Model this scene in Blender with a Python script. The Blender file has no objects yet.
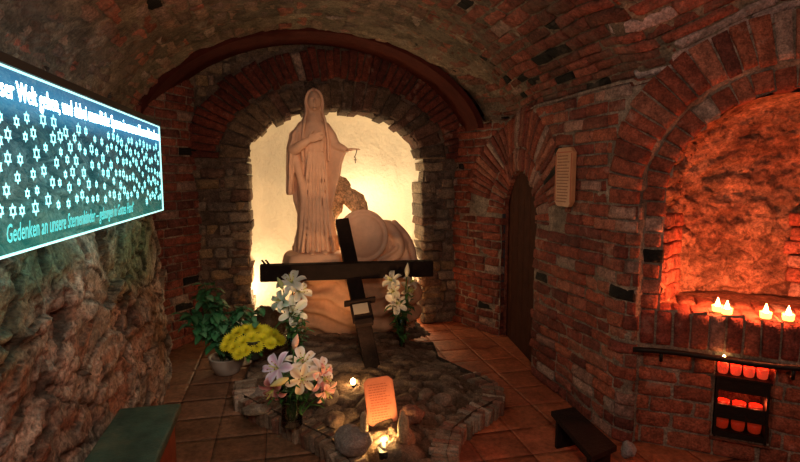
import bpy, bmesh, math, random
from mathutils import Vector, Matrix, noise
random.seed(7)
PI = math.pi
C = bpy.context.scene.collection
sc = bpy.context.scene
V = Vector

# ------------------------------------------------------------------ camera
F = 520.0
yaw, pit = math.radians(12.9), math.radians(6.15)
CAM = V((0, 0, 1.6))
FW = V((math.sin(yaw)*math.cos(pit), math.cos(yaw)*math.cos(pit), -math.sin(pit)))
RT = V((math.cos(yaw), -math.sin(yaw), 0)); UP = RT.cross(FW)
cd = bpy.data.cameras.new('camera'); cam = bpy.data.objects.new('camera', cd); C.objects.link(cam)
cd.sensor_width = 36; cd.lens = F*36/800; cd.clip_start = .05
cam.matrix_world = Matrix(((RT.x, UP.x, -FW.x, 0), (RT.y, UP.y, -FW.y, 0), (RT.z, UP.z, -FW.z, 1.6), (0, 0, 0, 1)))
sc.camera = cam

def P(px, py, X=None, Y=None, Z=None):
    """position from an image pixel: where its sight line meets a given plane"""
    r = FW + RT*(px-400)/F + UP*(231-py)/F
    t = X/r.x if X is not None else Y/r.y if Y is not None else (Z-1.6)/r.z
    return CAM + r*t

def proj(p):
    v = V(p)-CAM; d = v.dot(FW); return 400+F*v.dot(RT)/d, 231-F*v.dot(UP)/d
def nz(p, s=1.0, o=0.0):
    return noise.noise(V(p)*s + V((o, o*1.7, -o)))
def fbm(p, s=1.0, o=0.0, n=4):
    return noise.fractal(V(p)*s + V((o, o*1.7, -o)), 1.0, 2.1, n)
def lerp(a, b, t): return a+(b-a)*t
def mixc(a, b, t): return tuple(lerp(a[i], b[i], t) for i in range(3))
def clamp(x, a=0., b=1.): return max(a, min(b, x))
def smooth(x, a, b):
    t = clamp((x-a)/(b-a)); return t*t*(3-2*t)

# ------------------------------------------------------------------ materials
MT = {}
def mat(name, col=(.5, .5, .5), rough=.7, attr=False, var=0., vscale=6., bump=0., bscale=40., metal=0., emit=None, estr=0., spec=.3, trans=0., ior=1.45, stain=None, sss=0., bdist=.02, stmix=None):
    m = bpy.data.materials.new(name); m.use_nodes = True
    nt = m.node_tree; N = nt.nodes; L = nt.links
    b = N['Principled BSDF']
    b.inputs['Roughness'].default_value = rough; b.inputs['Metallic'].default_value = metal
    b.inputs['Specular IOR Level'].default_value = spec
    b.inputs['IOR'].default_value = ior; b.inputs['Transmission Weight'].default_value = trans
    tc = N.new('ShaderNodeTexCoord')
    if attr:
        a = N.new('ShaderNodeAttribute'); a.attribute_name = 'Col'; src = a.outputs['Color']
    else:
        a = N.new('ShaderNodeRGB'); a.outputs[0].default_value = (*col, 1); src = a.outputs[0]
    if var and attr:
        n0 = N.new('ShaderNodeTexNoise'); n0.inputs['Scale'].default_value = vscale*4.5; n0.inputs['Detail'].default_value = 5; n0.inputs['Roughness'].default_value = .7
        L.new(tc.outputs['Object'], n0.inputs['Vector'])
        m0 = N.new('ShaderNodeMapRange'); m0.inputs[1].default_value = .35; m0.inputs[2].default_value = .65; m0.inputs[3].default_value = 1-var*.9; m0.inputs[4].default_value = 1+var*.9
        L.new(n0.outputs['Fac'], m0.inputs[0])
        x0 = N.new('ShaderNodeMix'); x0.data_type = 'RGBA'; x0.blend_type = 'MULTIPLY'; x0.inputs[0].default_value = 1
        L.new(src, x0.inputs[6]); L.new(m0.outputs[0], x0.inputs[7]); src = x0.outputs[2]
    if var:
        n1 = N.new('ShaderNodeTexNoise'); n1.inputs['Scale'].default_value = vscale; n1.inputs['Detail'].default_value = 6; n1.inputs['Roughness'].default_value = .65
        L.new(tc.outputs['Object'], n1.inputs['Vector'])
        mr = N.new('ShaderNodeMapRange'); mr.inputs[1].default_value = .3; mr.inputs[2].default_value = .7
        mr.inputs[3].default_value = 1-var; mr.inputs[4].default_value = 1+var
        L.new(n1.outputs['Fac'], mr.inputs[0])
        mx = N.new('ShaderNodeMix'); mx.data_type = 'RGBA'; mx.blend_type = 'MULTIPLY'; mx.inputs[0].default_value = 1
        L.new(src, mx.inputs[6]); L.new(mr.outputs[0], mx.inputs[7]); src = mx.outputs[2]
    for st in ([stain] if stain else []) + ([stmix] if stmix else []):
        c2, lo, hi, scl = st
        n2 = N.new('ShaderNodeTexNoise'); n2.inputs['Scale'].default_value = scl; n2.inputs['Detail'].default_value = 8; n2.inputs['Roughness'].default_value = .7
        L.new(tc.outputs['Object'], n2.inputs['Vector'])
        m2 = N.new('ShaderNodeMapRange'); m2.inputs[1].default_value = lo; m2.inputs[2].default_value = hi; m2.inputs[4].default_value = .85
        L.new(n2.outputs['Fac'], m2.inputs[0])
        mx = N.new('ShaderNodeMix'); mx.data_type = 'RGBA'; mx.inputs[7].default_value = (*c2, 1)
        L.new(m2.outputs[0], mx.inputs[0]); L.new(src, mx.inputs[6]); src = mx.outputs[2]
    L.new(src, b.inputs['Base Color'])
    if bump:
        n3 = N.new('ShaderNodeTexNoise'); n3.inputs['Scale'].default_value = bscale; n3.inputs['Detail'].default_value = 8; n3.inputs['Roughness'].default_value = .65
        L.new(tc.outputs['Object'], n3.inputs['Vector'])
        bp = N.new('ShaderNodeBump'); bp.inputs['Strength'].default_value = bump; bp.inputs['Distance'].default_value = bdist
        L.new(n3.outputs['Fac'], bp.inputs['Height']); L.new(bp.outputs[0], b.inputs['Normal'])
    if emit:
        b.inputs['Emission Color'].default_value = (*emit, 1); b.inputs['Emission Strength'].default_value = estr
    if sss:
        b.inputs['Subsurface Weight'].default_value = sss; b.inputs['Subsurface Radius'].default_value = (.02, .01, .006)
    MT[name] = m
    return m
mat('masonry', attr=True, rough=.85, var=.5, vscale=20, bump=.9, bscale=48, bdist=.03, stain=((.36, .30, .25), .60, .80, 5.), stmix=((.035, .022, .018), .62, .78, 3.3), spec=.35)
mat('vault', attr=True, rough=.88, var=.5, vscale=15, bump=1., bscale=28, bdist=.035, stain=((.20, .15, .11), .50, .72, 3.2), spec=.25)
mat('rubble', attr=True, rough=.6, var=.6, vscale=13, bump=.9, bscale=34, bdist=.03, spec=.5)
mat('nicherock', attr=True, rough=.8, var=.55, vscale=11, bump=1., bscale=16, bdist=.06, spec=.3, stain=((.10, .04, .03), .52, .68, 4.5))
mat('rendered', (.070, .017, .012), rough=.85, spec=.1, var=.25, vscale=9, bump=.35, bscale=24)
mat('stucco', (.82, .76, .62), rough=.85, var=.05, vscale=5, bump=.5, bscale=13, bdist=.05)
mat('tiles', attr=True, rough=.62, var=.35, vscale=7, bump=.3, bscale=35, spec=.3)
mat('sandstone', (.74, .50, .36), rough=.72, var=.12, vscale=10, bump=.2, bscale=60, bdist=.008, spec=.3)
mat('carvedrock', (.74, .42, .25), rough=.7, var=.2, vscale=9, bump=.3, bscale=30, spec=.3)
mat('earth', attr=True, rough=.9, var=.4, vscale=20, bump=.9, bscale=60)
mat('stone', attr=True, rough=.8, var=.35, vscale=22, bump=.8, bscale=45)
mat('darkwood', (.013, .008, .007), rough=.7, spec=.15, var=.4, vscale=16, bump=.3, bscale=40)
mat('blackwood', (.014, .009, .008), rough=.6, spec=.15, var=.3, vscale=12, bump=.25, bscale=50)
mat('doorwood', (.055, .020, .012), rough=.8, spec=.08, var=.3, vscale=10, bump=.3, bscale=30)
mat('greenstone', (.055, .10, .075), rough=.5, var=.4, vscale=7, bump=.4, bscale=30, stain=((.16, .15, .09), .5, .75, 4.))
mat('benchside', (.24, .07, .035), rough=.7, var=.3, bump=.4)
mat('terracotta', (.62, .20, .11), rough=.6, var=.1, vscale=20, bump=.2, bscale=80)
mat('terraline', (.42, .11, .06), rough=.7)
mat('plaque', (.50, .24, .12), rough=.5, var=.15, vscale=18, bump=.15)
mat('plaqueline', (.22, .09, .045), rough=.7)
mat('blackmetal', (.012, .012, .013), rough=.4, metal=.6)
mat('iron', (.02, .016, .014), rough=.5, metal=.7, bump=.3)
mat('paper', (.30, .28, .24), rough=.7, var=.1)
mat('ink', (.05, .05, .05), rough=.7)
mat('stem', (.035, .10, .025), rough=.5)
mat('leaf', attr=True, rough=.4, var=.15, vscale=30, spec=.5)
mat('petal', attr=True, rough=.5, sss=.0)
mat('mum', attr=True, rough=.55)
mat('pot', (.42, .36, .31), rough=.6, var=.15)
mat('darkpot', (.03, .035, .03), rough=.4)
mat('wax', (.8, .72, .6), rough=.5, emit=(1, .45, .1), estr=.6)
mat('redglass', (.75, .03, .01), rough=.12, emit=(1, .08, .03), estr=.42)
mat('dimredglass', (.55, .02, .01), rough=.12, emit=(1, .08, .02), estr=.07)
mat('midredglass', (.65, .02, .01), rough=.12, emit=(1, .06, .02), estr=.22)
mat('candleglass', (.9, .4, .1), rough=.2, emit=(1, .42, .08), estr=5.)
mat('flame', (1, .8, .3), emit=(1, .62, .22), estr=38)
mat('bulb', (1, .8, .4), emit=(1, .66, .28), estr=26)
mat('cord', (.01, .01, .01), rough=.6)
mat('rosary', (.07, .035, .02), rough=.4)
mat('rail', (.01, .01, .012), rough=.5)
mat('etch', (.6, .9, .9), emit=(.28, .85, .88), estr=2.3)
mat('letter', (.8, .95, 1), emit=(.55, .88, 1), estr=7.0)
mat('script', (.3, .9, .9), emit=(.05, .62, .62), estr=1.6)
mat('edge', (.6, .9, .9), emit=(.42, .85, .80), estr=1.8)
# clear vessel glass: mostly see-through with a glossy skin
def clearglass(name, tint, gl):
    m = bpy.data.materials.new(name); m.use_nodes = True; nt = m.node_tree; N = nt.nodes; L = nt.links
    N.remove(N['Principled BSDF']); o = N['Material Output']
    t = N.new('ShaderNodeBsdfTransparent'); t.inputs[0].default_value = (*tint, 1)
    g = N.new('ShaderNodeBsdfGlossy'); g.inputs['Roughness'].default_value = .06
    fr = N.new('ShaderNodeFresnel'); fr.inputs[0].default_value = 1.45
    mu = N.new('ShaderNodeMath'); mu.operation = 'MULTIPLY_ADD'; mu.inputs[1].default_value = gl; mu.inputs[2].default_value = .03
    mx = N.new('ShaderNodeMixShader'); L.new(fr.outputs[0], mu.inputs[0]); L.new(mu.outputs[0], mx.inputs[0]); L.new(t.outputs[0], mx.inputs[1]); L.new(g.outputs[0], mx.inputs[2])
    L.new(mx.outputs[0], o.inputs[0]); MT[name] = m; return m
clearglass('glass', (.80, .88, .84), 1.0)
# edge-lit sign acrylic: see-through, its own scattering fed from the blue strip on top and green strip below
m = bpy.data.materials.new('signglass'); m.use_nodes = True; nt = m.node_tree; N = nt.nodes; L = nt.links
N.remove(N['Principled BSDF']); o = N['Material Output']
t = N.new('ShaderNodeBsdfTransparent'); t.inputs[0].default_value = (.80, .93, .95, 1)
e = N.new('ShaderNodeEmission'); tc = N.new('ShaderNodeTexCoord'); sp = N.new('ShaderNodeSeparateXYZ'); L.new(tc.outputs['Generated'], sp.inputs[0])
cr = N.new('ShaderNodeValToRGB'); L.new(sp.outputs['Z'], cr.inputs[0]); E_ = cr.color_ramp.elements
E_[0].position = 0; E_[0].color = (.008, .10, .080, 1); E_[1].position = 1; E_[1].color = (.03, .11, .20, 1)
for p_, c_ in ((.3, (.003, .038, .036, 1)), (.7, (.004, .036, .052, 1)), (.84, (.03, .20, .36, 1))):
    k = E_.new(p_); k.color = c_
L.new(cr.outputs[0], e.inputs[0]); e.inputs[1].default_value = .75
g = N.new('ShaderNodeBsdfGlossy'); g.inputs['Roughness'].default_value = .03
ms = N.new('ShaderNodeMixShader'); ms.inputs[0].default_value = .012; L.new(t.outputs[0], ms.inputs[1]); L.new(g.outputs[0], ms.inputs[2])
ad = N.new('ShaderNodeAddShader'); L.new(ms.outputs[0], ad.inputs[0]); L.new(e.outputs[0], ad.inputs[1])
L.new(ad.outputs[0], o.inputs[0]); MT['signglass'] = m

# ------------------------------------------------------------------ mesh builder
class MB:
    def __init__(s): s.v = []; s.f = []; s.c = []; s.sm = []
    def add(s, verts, faces, col=(.5, .5, .5), smooth=True, cols=None):
        b = len(s.v); s.v += [tuple(p) for p in verts]
        s.c += cols if cols else [col]*len(verts)
        s.f += [tuple(i+b for i in f) for f in faces]; s.sm += [smooth]*len(faces)
        return s
    def grid(s, pts, nu, nv, col=(.5, .5, .5), cols=None, wrapu=False, smooth=True, keep=None):
        fs = []
        for j in range(nv-1):
            for i in range(nu if wrapu else nu-1):
                i2 = (i+1) % nu
                if keep and not keep(i, j): continue
                fs.append((j*nu+i, j*nu+i2, (j+1)*nu+i2, (j+1)*nu+i))
        return s.add(pts, fs, col, smooth, cols)
    def tube(s, path, rad, n=8, col=(.5, .5, .5), caps=True, smooth=True, rot=0.):
        path = [V(p) for p in path]
        if not isinstance(rad, (list, tuple)): rad = [rad]*len(path)
        vs = []; a = None
        for i, p in enumerate(path):
            d = (path[min(i+1, len(path)-1)]-path[max(i-1, 0)])
            d = d.normalized() if d.length > 1e-9 else V((0, 0, 1))
            if a is None:
                a = d.orthogonal().normalized()
            a = (a-d*a.dot(d)).normalized(); b = d.cross(a)
            for k in range(n):
                t_ = 2*PI*k/n+rot; vs.append(p+(a*math.cos(t_)+b*math.sin(t_))*rad[i])
        fs = [(j*n+k, j*n+(k+1) % n, (j+1)*n+(k+1) % n, (j+1)*n+k) for j in range(len(path)-1) for k in range(n)]
        if caps: fs += [tuple(range(n))[::-1], tuple(range((len(path)-1)*n, len(path)*n))]
        return s.add(vs, fs, col, smooth)
    def lathe(s, prof, n=24, c=(0, 0, 0), col=(.5, .5, .5), smooth=True, caps=True):
        vs = [(c[0]+r*math.cos(2*PI*k/n), c[1]+r*math.sin(2*PI*k/n), c[2]+z) for r, z in prof for k in range(n)]
        m = len(prof)
        fs = [(j*n+k, j*n+(k+1) % n, (j+1)*n+(k+1) % n, (j+1)*n+k) for j in range(m-1) for k in range(n)]
        if caps: fs += [tuple(range(n))[::-1], tuple(range((m-1)*n, m*n))]
        return s.add(vs, fs, col, smooth)
    def ell(s, c, r, rot=None, nu=20, nv=12, col=(.5, .5, .5)):
        vs = []; R = rot or Matrix.Identity(3)
        for j in range(nv+1):
            ph = PI*j/nv
            for i in range(nu):
                t_ = 2*PI*i/nu
                q = R @ V((r[0]*math.sin(ph)*math.cos(t_), r[1]*math.sin(ph)*math.sin(t_), -r[2]*math.cos(ph)))
                vs.append(V(c)+q)
        return s.grid(vs, nu, nv+1, col, wrapu=True)
    def box(s, a, b, col=(.5, .5, .5), M=None, bev=0.0):
        (x0, y0, z0), (x1, y1, z1) = a, b
        if bev:
            bm = bmesh.new(); bmesh.ops.create_cube(bm, size=1)
            for v in bm.verts: v.co = V((lerp(x0, x1, v.co.x+.5), lerp(y0, y1, v.co.y+.5), lerp(z0, z1, v.co.z+.5)))
            bmesh.ops.bevel(bm, geom=bm.edges[:], offset=bev, segments=2, profile=.6, affect='EDGES')
            bm.verts.index_update()
            vs = [v.co.copy() for v in bm.verts]; fs = [tuple(v.index for v in f.verts) for f in bm.faces]; bm.free()
        else:
            vs = [V((x, y, z)) for z in (z0, z1) for y in (y0, y1) for x in (x0, x1)]
            fs = [(0, 2, 3, 1), (4, 5, 7, 6), (0, 1, 5, 4), (2, 6, 7, 3), (0, 4, 6, 2), (1, 3, 7, 5)]
        if M: vs = [M @ v for v in vs]
        return s.add(vs, fs, col, False)
    def build(s, name, m, parent=None, loc=None):
        me = bpy.data.meshes.new(name)
        vs = s.v
        if loc is not None: vs = [(p[0]-loc[0], p[1]-loc[1], p[2]-loc[2]) for p in vs]
        me.from_pydata(vs, [], s.f); me.update()
        a = me.color_attributes.new('Col', 'FLOAT_COLOR', 'POINT')
        flat = []
        for c in s.c: flat += [c[0], c[1], c[2], 1.0]
        a.data.foreach_set('color', flat)
        me.polygons.foreach_set('use_smooth', s.sm)
        if isinstance(m, str): m = MT[m]
        me.materials.append(m)
        ob = bpy.data.objects.new(name, me); C.objects.link(ob)
        if loc is not None: ob.location = loc
        if parent: ob.parent = parent
        return ob
def struct(mb, name, m): o = mb.build(name, m); o['kind'] = 'structure'; return o
def tag(o, label, cat, group=None):
    o['label'] = label; o['category'] = cat
    if group: o['group'] = group
    return o
def thing(name, label, cat, loc, group=None, rz=0):
    o = bpy.data.objects.new(name, None); C.objects.link(o); o.location = loc; o.rotation_euler.z = rz; o.empty_display_size = .1
    return tag(o, label, cat, group)
def part(mb, name, m, root, world=True):
    o = mb.build(name, m, root)
    if world: o.matrix_parent_inverse = Matrix.Translation(-V(root.location)) if not root.rotation_euler.z else root.matrix_basis.inverted()
    return o
def solid(mbs, name, voxel, m, smooth_it=4, parent=None, loc=None):
    """fuse overlapping closed shapes into one continuous surface"""
    o = mbs.build('tmp', m)
    md = o.modifiers.new('r', 'REMESH'); md.mode = 'VOXEL'; md.voxel_size = voxel; md.use_smooth_shade = True
    if smooth_it:
        s2 = o.modifiers.new('s', 'SMOOTH'); s2.factor = .5; s2.iterations = smooth_it
    dg = bpy.context.evaluated_depsgraph_get(); dg.update()
    me = bpy.data.meshes.new_from_object(o.evaluated_get(dg)); me.name = name
    bpy.data.objects.remove(o)
    if not me.materials: me.materials.append(MT[m])
    for p in me.polygons: p.use_smooth = True
    if loc is not None: me.transform(Matrix.Translation(-V(loc)))
    ob = bpy.data.objects.new(name, me); C.objects.link(ob)
    if loc is not None: ob.location = loc
    if parent: ob.parent = parent
    return ob

# ------------------------------------------------------------------ masonry
RED = [(.30, .075, .042), (.24, .060, .036), (.34, .10, .055), (.20, .050, .034), (.27, .085, .055), (.16, .045, .032), (.33, .12, .075)]
MORT = (.31, .235, .18)
STONE = [(.20, .155, .115), (.26, .20, .14), (.15, .12, .095), (.30, .21, .12), (.18, .11, .08), (.23, .19, .15)]
DARK = (.012, .011, .009)
def brickcol(pal=RED, dark=.02, pale=.06):
    r = random.random()
    if r < dark: return DARK
    c = random.choice(pal); k = random.uniform(.75, 1.2)
    c = tuple(x*k for x in c)
    if r > 1-pale: c = mixc(c, (.42, .33, .27), random.uniform(.3, .7))
    return c
def brick(mb, Fm, s0, s1, t0, t1, h, depth, col, rough=.004, edge=.006, gap=.006, seed=None):
    s0 += gap; s1 -= gap; t0 += gap; t1 -= gap
    if s1-s0 < .012 or t1-t0 < .012: return
    nu = 5 if s1-s0 > .12 else 4; nv = 4 if t1-t0 < .13 else 5
    if s1-s0 > .4: nu = 8
    o = random.uniform(0, 50); tl = random.uniform(-1, 1)*rough*.9; tu = random.uniform(-1, 1)*rough*.9
    pts = []; N_ = []
    us = [0, .07]+[(i+1)/(nu-1) for i in range(nu-2)][:-1]+[.93, 1]
    vs_ = [0, .14]+[(i+1)/(nv-1) for i in range(nv-2)][:-1]+[.86, 1]
    nu = len(us); nv = len(vs_)
    for j, v in enumerate(vs_):
        for i, u in enumerate(us):
            s = lerp(s0, s1, u); t = lerp(t0, t1, v)
            e = (i in (0, nu-1)) + (j in (0, nv-1))
            hh = h-(edge if e == 1 else edge*2 if e == 2 else 0)
            q = (s*9+o, t*9, o)
            hh += nz(q, 1.2)*rough*1.4+tl*(u-.5)*2+tu*(v-.5)*2
            js = nz(q, 1.1, 9.)*rough*1.3 if e else 0; jt = nz(q, 1.1, 21.)*rough*1.3 if e else 0
            pts.append((s+js, t+jt, hh))
    ring = [i for i in range(nu)]+[j*nu+nu-1 for j in range(1, nv)]+[(nv-1)*nu+i for i in range(nu-2, -1, -1)]+[j*nu for j in range(nv-2, 0, -1)]
    fs = [(j*nu+i, j*nu+i+1, (j+1)*nu+i+1, (j+1)*nu+i) for j in range(nv-1) for i in range(nu-1)]
    b = len(pts); pts += [(pts[k][0], pts[k][1], h-depth) for k in ring]
    n = len(ring)
    fs += [(ring[k], b+k, b+(k+1) % n, ring[(k+1) % n]) for k in range(n)]
    mb.add([Fm(*p) for p in pts], fs, col)
def polypath(pts, rad=.06, step=.01):
    """smoothed plan path; returns (fn(s)->(pos, normal), total length, corner params)"""
    raw = []; cs = [0]
    for a, b in zip(pts, pts[1:]):
        a = V(a); b = V(b); n = max(1, int((b-a).length/step)); cs.append(cs[-1]+(b-a).length)
        for i in range(n): raw.append(a.lerp(b, i/n))
    raw.append(V(pts[-1])); w = int(rad/step); sm = []
    for i in range(len(raw)):
        k = min(w, i, len(raw)-1-i); seg = raw[i-k:i+k+1]; c = V((0, 0))
        for q in seg: c += q
        sm.append(c/len(seg))
    Lt = cs[-1]; n = len(sm)-1
    def f(s):
        x = clamp(s/Lt, 0, 1)*n; i = min(int(x), n-1); p = sm[i].lerp(sm[i+1], x-i)
        d = (sm[min(i+4, n)]-sm[max(i-3, 0)]).normalized()
        return p, d
    return f, Lt, cs
def wallmap(f, side=1, wob=.02, o=0.):
    def Fm(s, t, h):
        p, d = f(s); nrm = V((-d.y, d.x))*side
        w = wob*nz((s*1.3, t*1.3, o), 1)+wob*.4*nz((s*4, t*4, o+7), 1)
        q = p+nrm*(h+w)
        return V((q.x, q.y, t))
    return Fm
def backing(mb, Fm, s0, s1, t0, t1, res, inside, h0, col=MORT, amp=.008, top=None, base=-.014):
    nu = int((s1-s0)/res)+2; nv = int((t1-t0)/res)+2; pts = []; cols = []
    for j in range(nv):
        for i in range(nu):
            s = lerp(s0, s1, i/(nu-1)); t = lerp(t0, t1 if not top else top(s), j/(nv-1))
            n_ = nz((s*14, t*14, 3), 1)*amp+nz((s*4, t*4, 8), 1)*amp*.8
            pts.append(Fm(s, t, h0(s, t)+base+n_)); k = .8+.5*nz((s*5, t*5, 1), 1)
            cols.append(tuple(c*k for c in col))
    def keep(i, j):
        s = lerp(s0, s1, (i+.5)/(nu-1)); t = lerp(t0, t1 if not top else top(s), (j+.5)/(nv-1))
        return not inside(s, t)
    mb.grid(pts, nu, nv, cols=cols, keep=keep)
def courses(mb, Fm, s0, s1, t0, t1, hgt, ln, inside, h0, pal=RED, dark=.02, pale=.06, rough=.004, depth=.08, top=None, hj=.006, colfn=None, edge=.006):
    t = t0; row = 0
    while t < t1:
        hc = hgt*random.uniform(.9, 1.12); s = s0-random.uniform(0, ln)
        while s < s1:
            L_ = ln*random.choice((1, 1, .52, .9))*random.uniform(.88, 1.1)
            a, b = max(s, s0), min(s+L_, s1); tm = t+hc/2
            s += L_
            if b-a < .03: continue
            if top and tm > top((a+b)/2): continue
            n = 10; runs = []; cur = None
            for k in range(n+1):
                x = lerp(a, b, k/n); bad = inside(x, tm) or inside(x, t+.01) or inside(x, t+hc-.01)
                if not bad:
                    if cur is None: cur = [x, x]
                    cur[1] = x
                elif cur: runs.append(cur); cur = None
            if cur: runs.append(cur)
            for r in runs:
                if r[1]-r[0] > .03:
                    c = colfn(sum(r)/2, tm) if colfn else brickcol(pal, dark, pale)
                    hh = h0(sum(r)/2, tm)+random.uniform(-hj, hj)
                    if c == DARK: hh -= .004
                    brick(mb, Fm, r[0], r[1], t, t+hc, hh, depth, c, rough, edge)
        t += hc; row += 1
def ring(mb, Fm, cx, cz, a, b, th, a0, a1, w, h, depth, pal=RED, rough=.004, dark=.02, pale=.05, jit=.008, gap=.005):
    """voussoirs round an elliptic arch; a,b half axes of the intrados"""
    n = 200; arc = [0]; 
    for k in range(n):
        x0 = lerp(a0, a1, k/n); x1 = lerp(a0, a1, (k+1)/n)
        arc.append(arc[-1]+math.hypot((a+th/2)*(math.cos(x1)-math.cos(x0)), (b+th/2)*(math.sin(x1)-math.sin(x0))))
    def G(u, r, hh):
        x = clamp(u/arc[-1])*n; i = min(int(x), n-1); ang = lerp(a0, a1, (i+(x-i))/n)
        # u is arc length; convert by table
        return ang
    def ang(u):
        lo, hi = 0, n
        while hi-lo > 1:
            m_ = (lo+hi)//2
            if arc[m_] < u: lo = m_
            else: hi = m_
        f_ = (u-arc[lo])/max(1e-9, arc[hi]-arc[lo]); return lerp(a0, a1, (lo+clamp(f_))/n)
    def R(u, r, hh):
        A = ang(u); return Fm(cx+(a+r)*math.cos(A), cz+(b+r)*math.sin(A), hh)
    u = 0
    while u < arc[-1]-.02:
        ww = w*random.uniform(.88, 1.15); e = min(u+ww, arc[-1])
        brick(mb, R, u, e, random.uniform(-jit, jit), th+random.uniform(-jit, jit), h+random.uniform(-.006, .008), depth, brickcol(pal, dark, pale), rough, gap=gap)
        u = e

# ------------------------------------------------------------------ right hand wall (door bay, plain wall, candle niche wall)
Lb = math.hypot(.79, .615); UB = V((.79/Lb, -.615/Lb))
O_B = V((1.93, 2.62))
R_pts = [(1.80, 5.36), (2.115, 4.62), (1.93, 3.72), tuple(O_B), tuple(O_B+UB*1.75), (3.75, .6), (3.6, -1.6)]
fR, LR, cR = polypath(R_pts, .07)
sD0, sD1, sB = cR[1]-.10, cR[2], cR[3]
def side_sign():
    p, d = fR(sB-.5); n = V((-d.y, d.x)); return 1 if n.x < 0 else -1
WR = wallmap(fR, side_sign(), .03)
def topR(s):
    b = s-sB
    if b > 0: return 2.12+.30*smooth(b, 0, .8)
    return 2.14
SC, NR, NS, SILL = sB+.79, .585, 1.45, .82     # candle niche centre, radius, springing, sill
dc, da, dbh, dsp = (sD0+sD1)/2, (sD1-sD0)/2-.02, .42, 1.22
def insideR(s, t):
    if abs(s-dc) < da and t < dsp: return True
    if t >= dsp and ((s-dc)/da)**2+((t-dsp)/dbh)**2 < 1: return True
    if t > SILL and ((abs(s-SC) < NR and t < NS) or math.hypot(s-SC, t-NS) < NR): return True
    if sB+.505 < s < sB+.76 and .12 < t < .575: return True
    return False
def inringsR(s, t):
    if insideR(s, t): return True
    if t > dsp and ((s-dc)/(da+.42))**2+((t-dsp)/(dbh+.54))**2 < 1: return True
    if t > NS and math.hypot(s-SC, t-NS) < .985: return True
    if t > SILL and abs(s-SC) < .70 and t <= NS: return True
    if abs(s-SC) < .69 and .60 < t <= SILL: return True
    return False
def h0R(s, t):
    if (t < NS and abs(s-SC) < .695) or (t >= NS and math.hypot(s-SC, t-NS) < .71): return -.055
    return 0
mb = MB()
backing(mb, WR, 0, LR, 0, 2.3, .03, insideR, h0R, top=topR)
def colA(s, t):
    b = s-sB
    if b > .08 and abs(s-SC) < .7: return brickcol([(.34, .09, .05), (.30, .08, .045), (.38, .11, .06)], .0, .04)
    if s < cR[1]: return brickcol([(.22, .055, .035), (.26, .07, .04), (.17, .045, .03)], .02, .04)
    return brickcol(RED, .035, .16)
def not_low(s, t): return inringsR(s, t) or s-sB > .1
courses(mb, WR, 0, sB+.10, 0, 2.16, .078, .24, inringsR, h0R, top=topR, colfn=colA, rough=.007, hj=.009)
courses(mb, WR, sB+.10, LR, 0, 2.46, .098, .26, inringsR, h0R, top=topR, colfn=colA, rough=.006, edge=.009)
ring(mb, WR, SC, NS, NR, NR, .125, PI, 0, .088, -.05, .22, pal=[(.34, .09, .05), (.38, .12, .07), (.28, .07, .04)], rough=.006, jit=.012)
ring(mb, WR, SC, NS, NR+.135, NR+.135, .25, PI+.12, -.12, .088, .006, .14, rough=.006, dark=.03)
for sd in (-1, 1):                         # jamb bricks of the candle niche
    t_ = SILL
    while t_ < NS-.03:
        a_, b_ = (SC-NR-.125, SC-NR) if sd < 0 else (SC+NR, SC+NR+.125)
        brick(mb, WR, a_+random.uniform(0, .015), b_+random.uniform(-.015, .01), t_, min(t_+.09, NS), -.05, .22, brickcol([(.36, .10, .06), (.30, .08, .045), (.40, .14, .09)], .03, .1), .006)
        t_ += .09
ring(mb, WR, dc, dsp, da, dbh, .20, PI, 0, .062, .0, .3, rough=.005, pale=.1)
ring(mb, WR, dc, dsp, da+.20, dbh+.20, .34, PI*.93, PI*.07, .058, .0, .12, rough=.005, pale=.1)
# soldier course under the sill, tops visible as the front of the sill
s_ = SC-.69
while s_ < SC+.69:
    w_ = .085*random.uniform(.93, 1.08)
    brick(mb, WR, s_, s_+w_, .61, SILL, -.047, .25, brickcol([(.26, .06, .04), (.22, .05, .035), (.30, .08, .05)], .0, .08), .004, .01)
    s_ += w_
struct(mb, 'wall_right', 'masonry')
# passage behind the door opening
mb = MB()
def pq(s, h): p, d = fR(s); n = V((-d.y, d.x))*side_sign(); return p+n*h
a0, a1 = pq(sD0+.03, -.05), pq(sD1-.03, -.05)
b0, b1 = V((a0.x+.75, a0.y+.12)), V((a1.x+.75, a1.y-.12))
zt = 1.8
def wallq(mb, p, q, z0, z1, n=14):
    pts = [];cols = []
    for j in range(n):
        for i in range(n):
            x = p.lerp(q, i/(n-1)); z = lerp(z0, z1, j/(n-1)); w = .02*nz((x.x*6, x.y*6, z*6), 1)
            pts.append((x.x+w, x.y+w, z)); cols.append(brickcol(RED, 0, 0))
    mb.grid(pts, n, n, cols=cols)
wallq(mb, a0, b0, 0, zt); wallq(mb, b0, b1, 0, zt); wallq(mb, b1, a1, 0, zt)
mb.add([(a0.x-.0, a0.y, zt), (b0.x, b0.y, zt), (b1.x, b1.y, zt), (a1.x, a1.y, zt)], [(0, 1, 2, 3)], (.15, .05, .03))
struct(mb, 'wall_passage', 'masonry')
mb = MB()                                     # plank door inside the passage
d0, d1 = a0.lerp(b0, .09), a1.lerp(b1, .09)
dv = (d1-d0).normalized(); dn = V((dv.y, -dv.x))
npk = 6; Ld = (d1-d0).length
for k in range(npk):
    p_ = d0+dv*(Ld*k/npk+.004); q_ = d0+dv*(Ld*(k+1)/npk-.004)
    for_ = [(p_.x, p_.y), (q_.x, q_.y), (q_.x+dn.x*.035, q_.y+dn.y*.035), (p_.x+dn.x*.035, p_.y+dn.y*.035)]
    mb.add([(x, y, z) for z in (.01, zt-.02) for x, y in for_], [(0, 1, 5, 4), (1, 2, 6, 5), (2, 3, 7, 6), (3, 0, 4, 7), (4, 5, 6, 7)], smooth=False)
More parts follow.
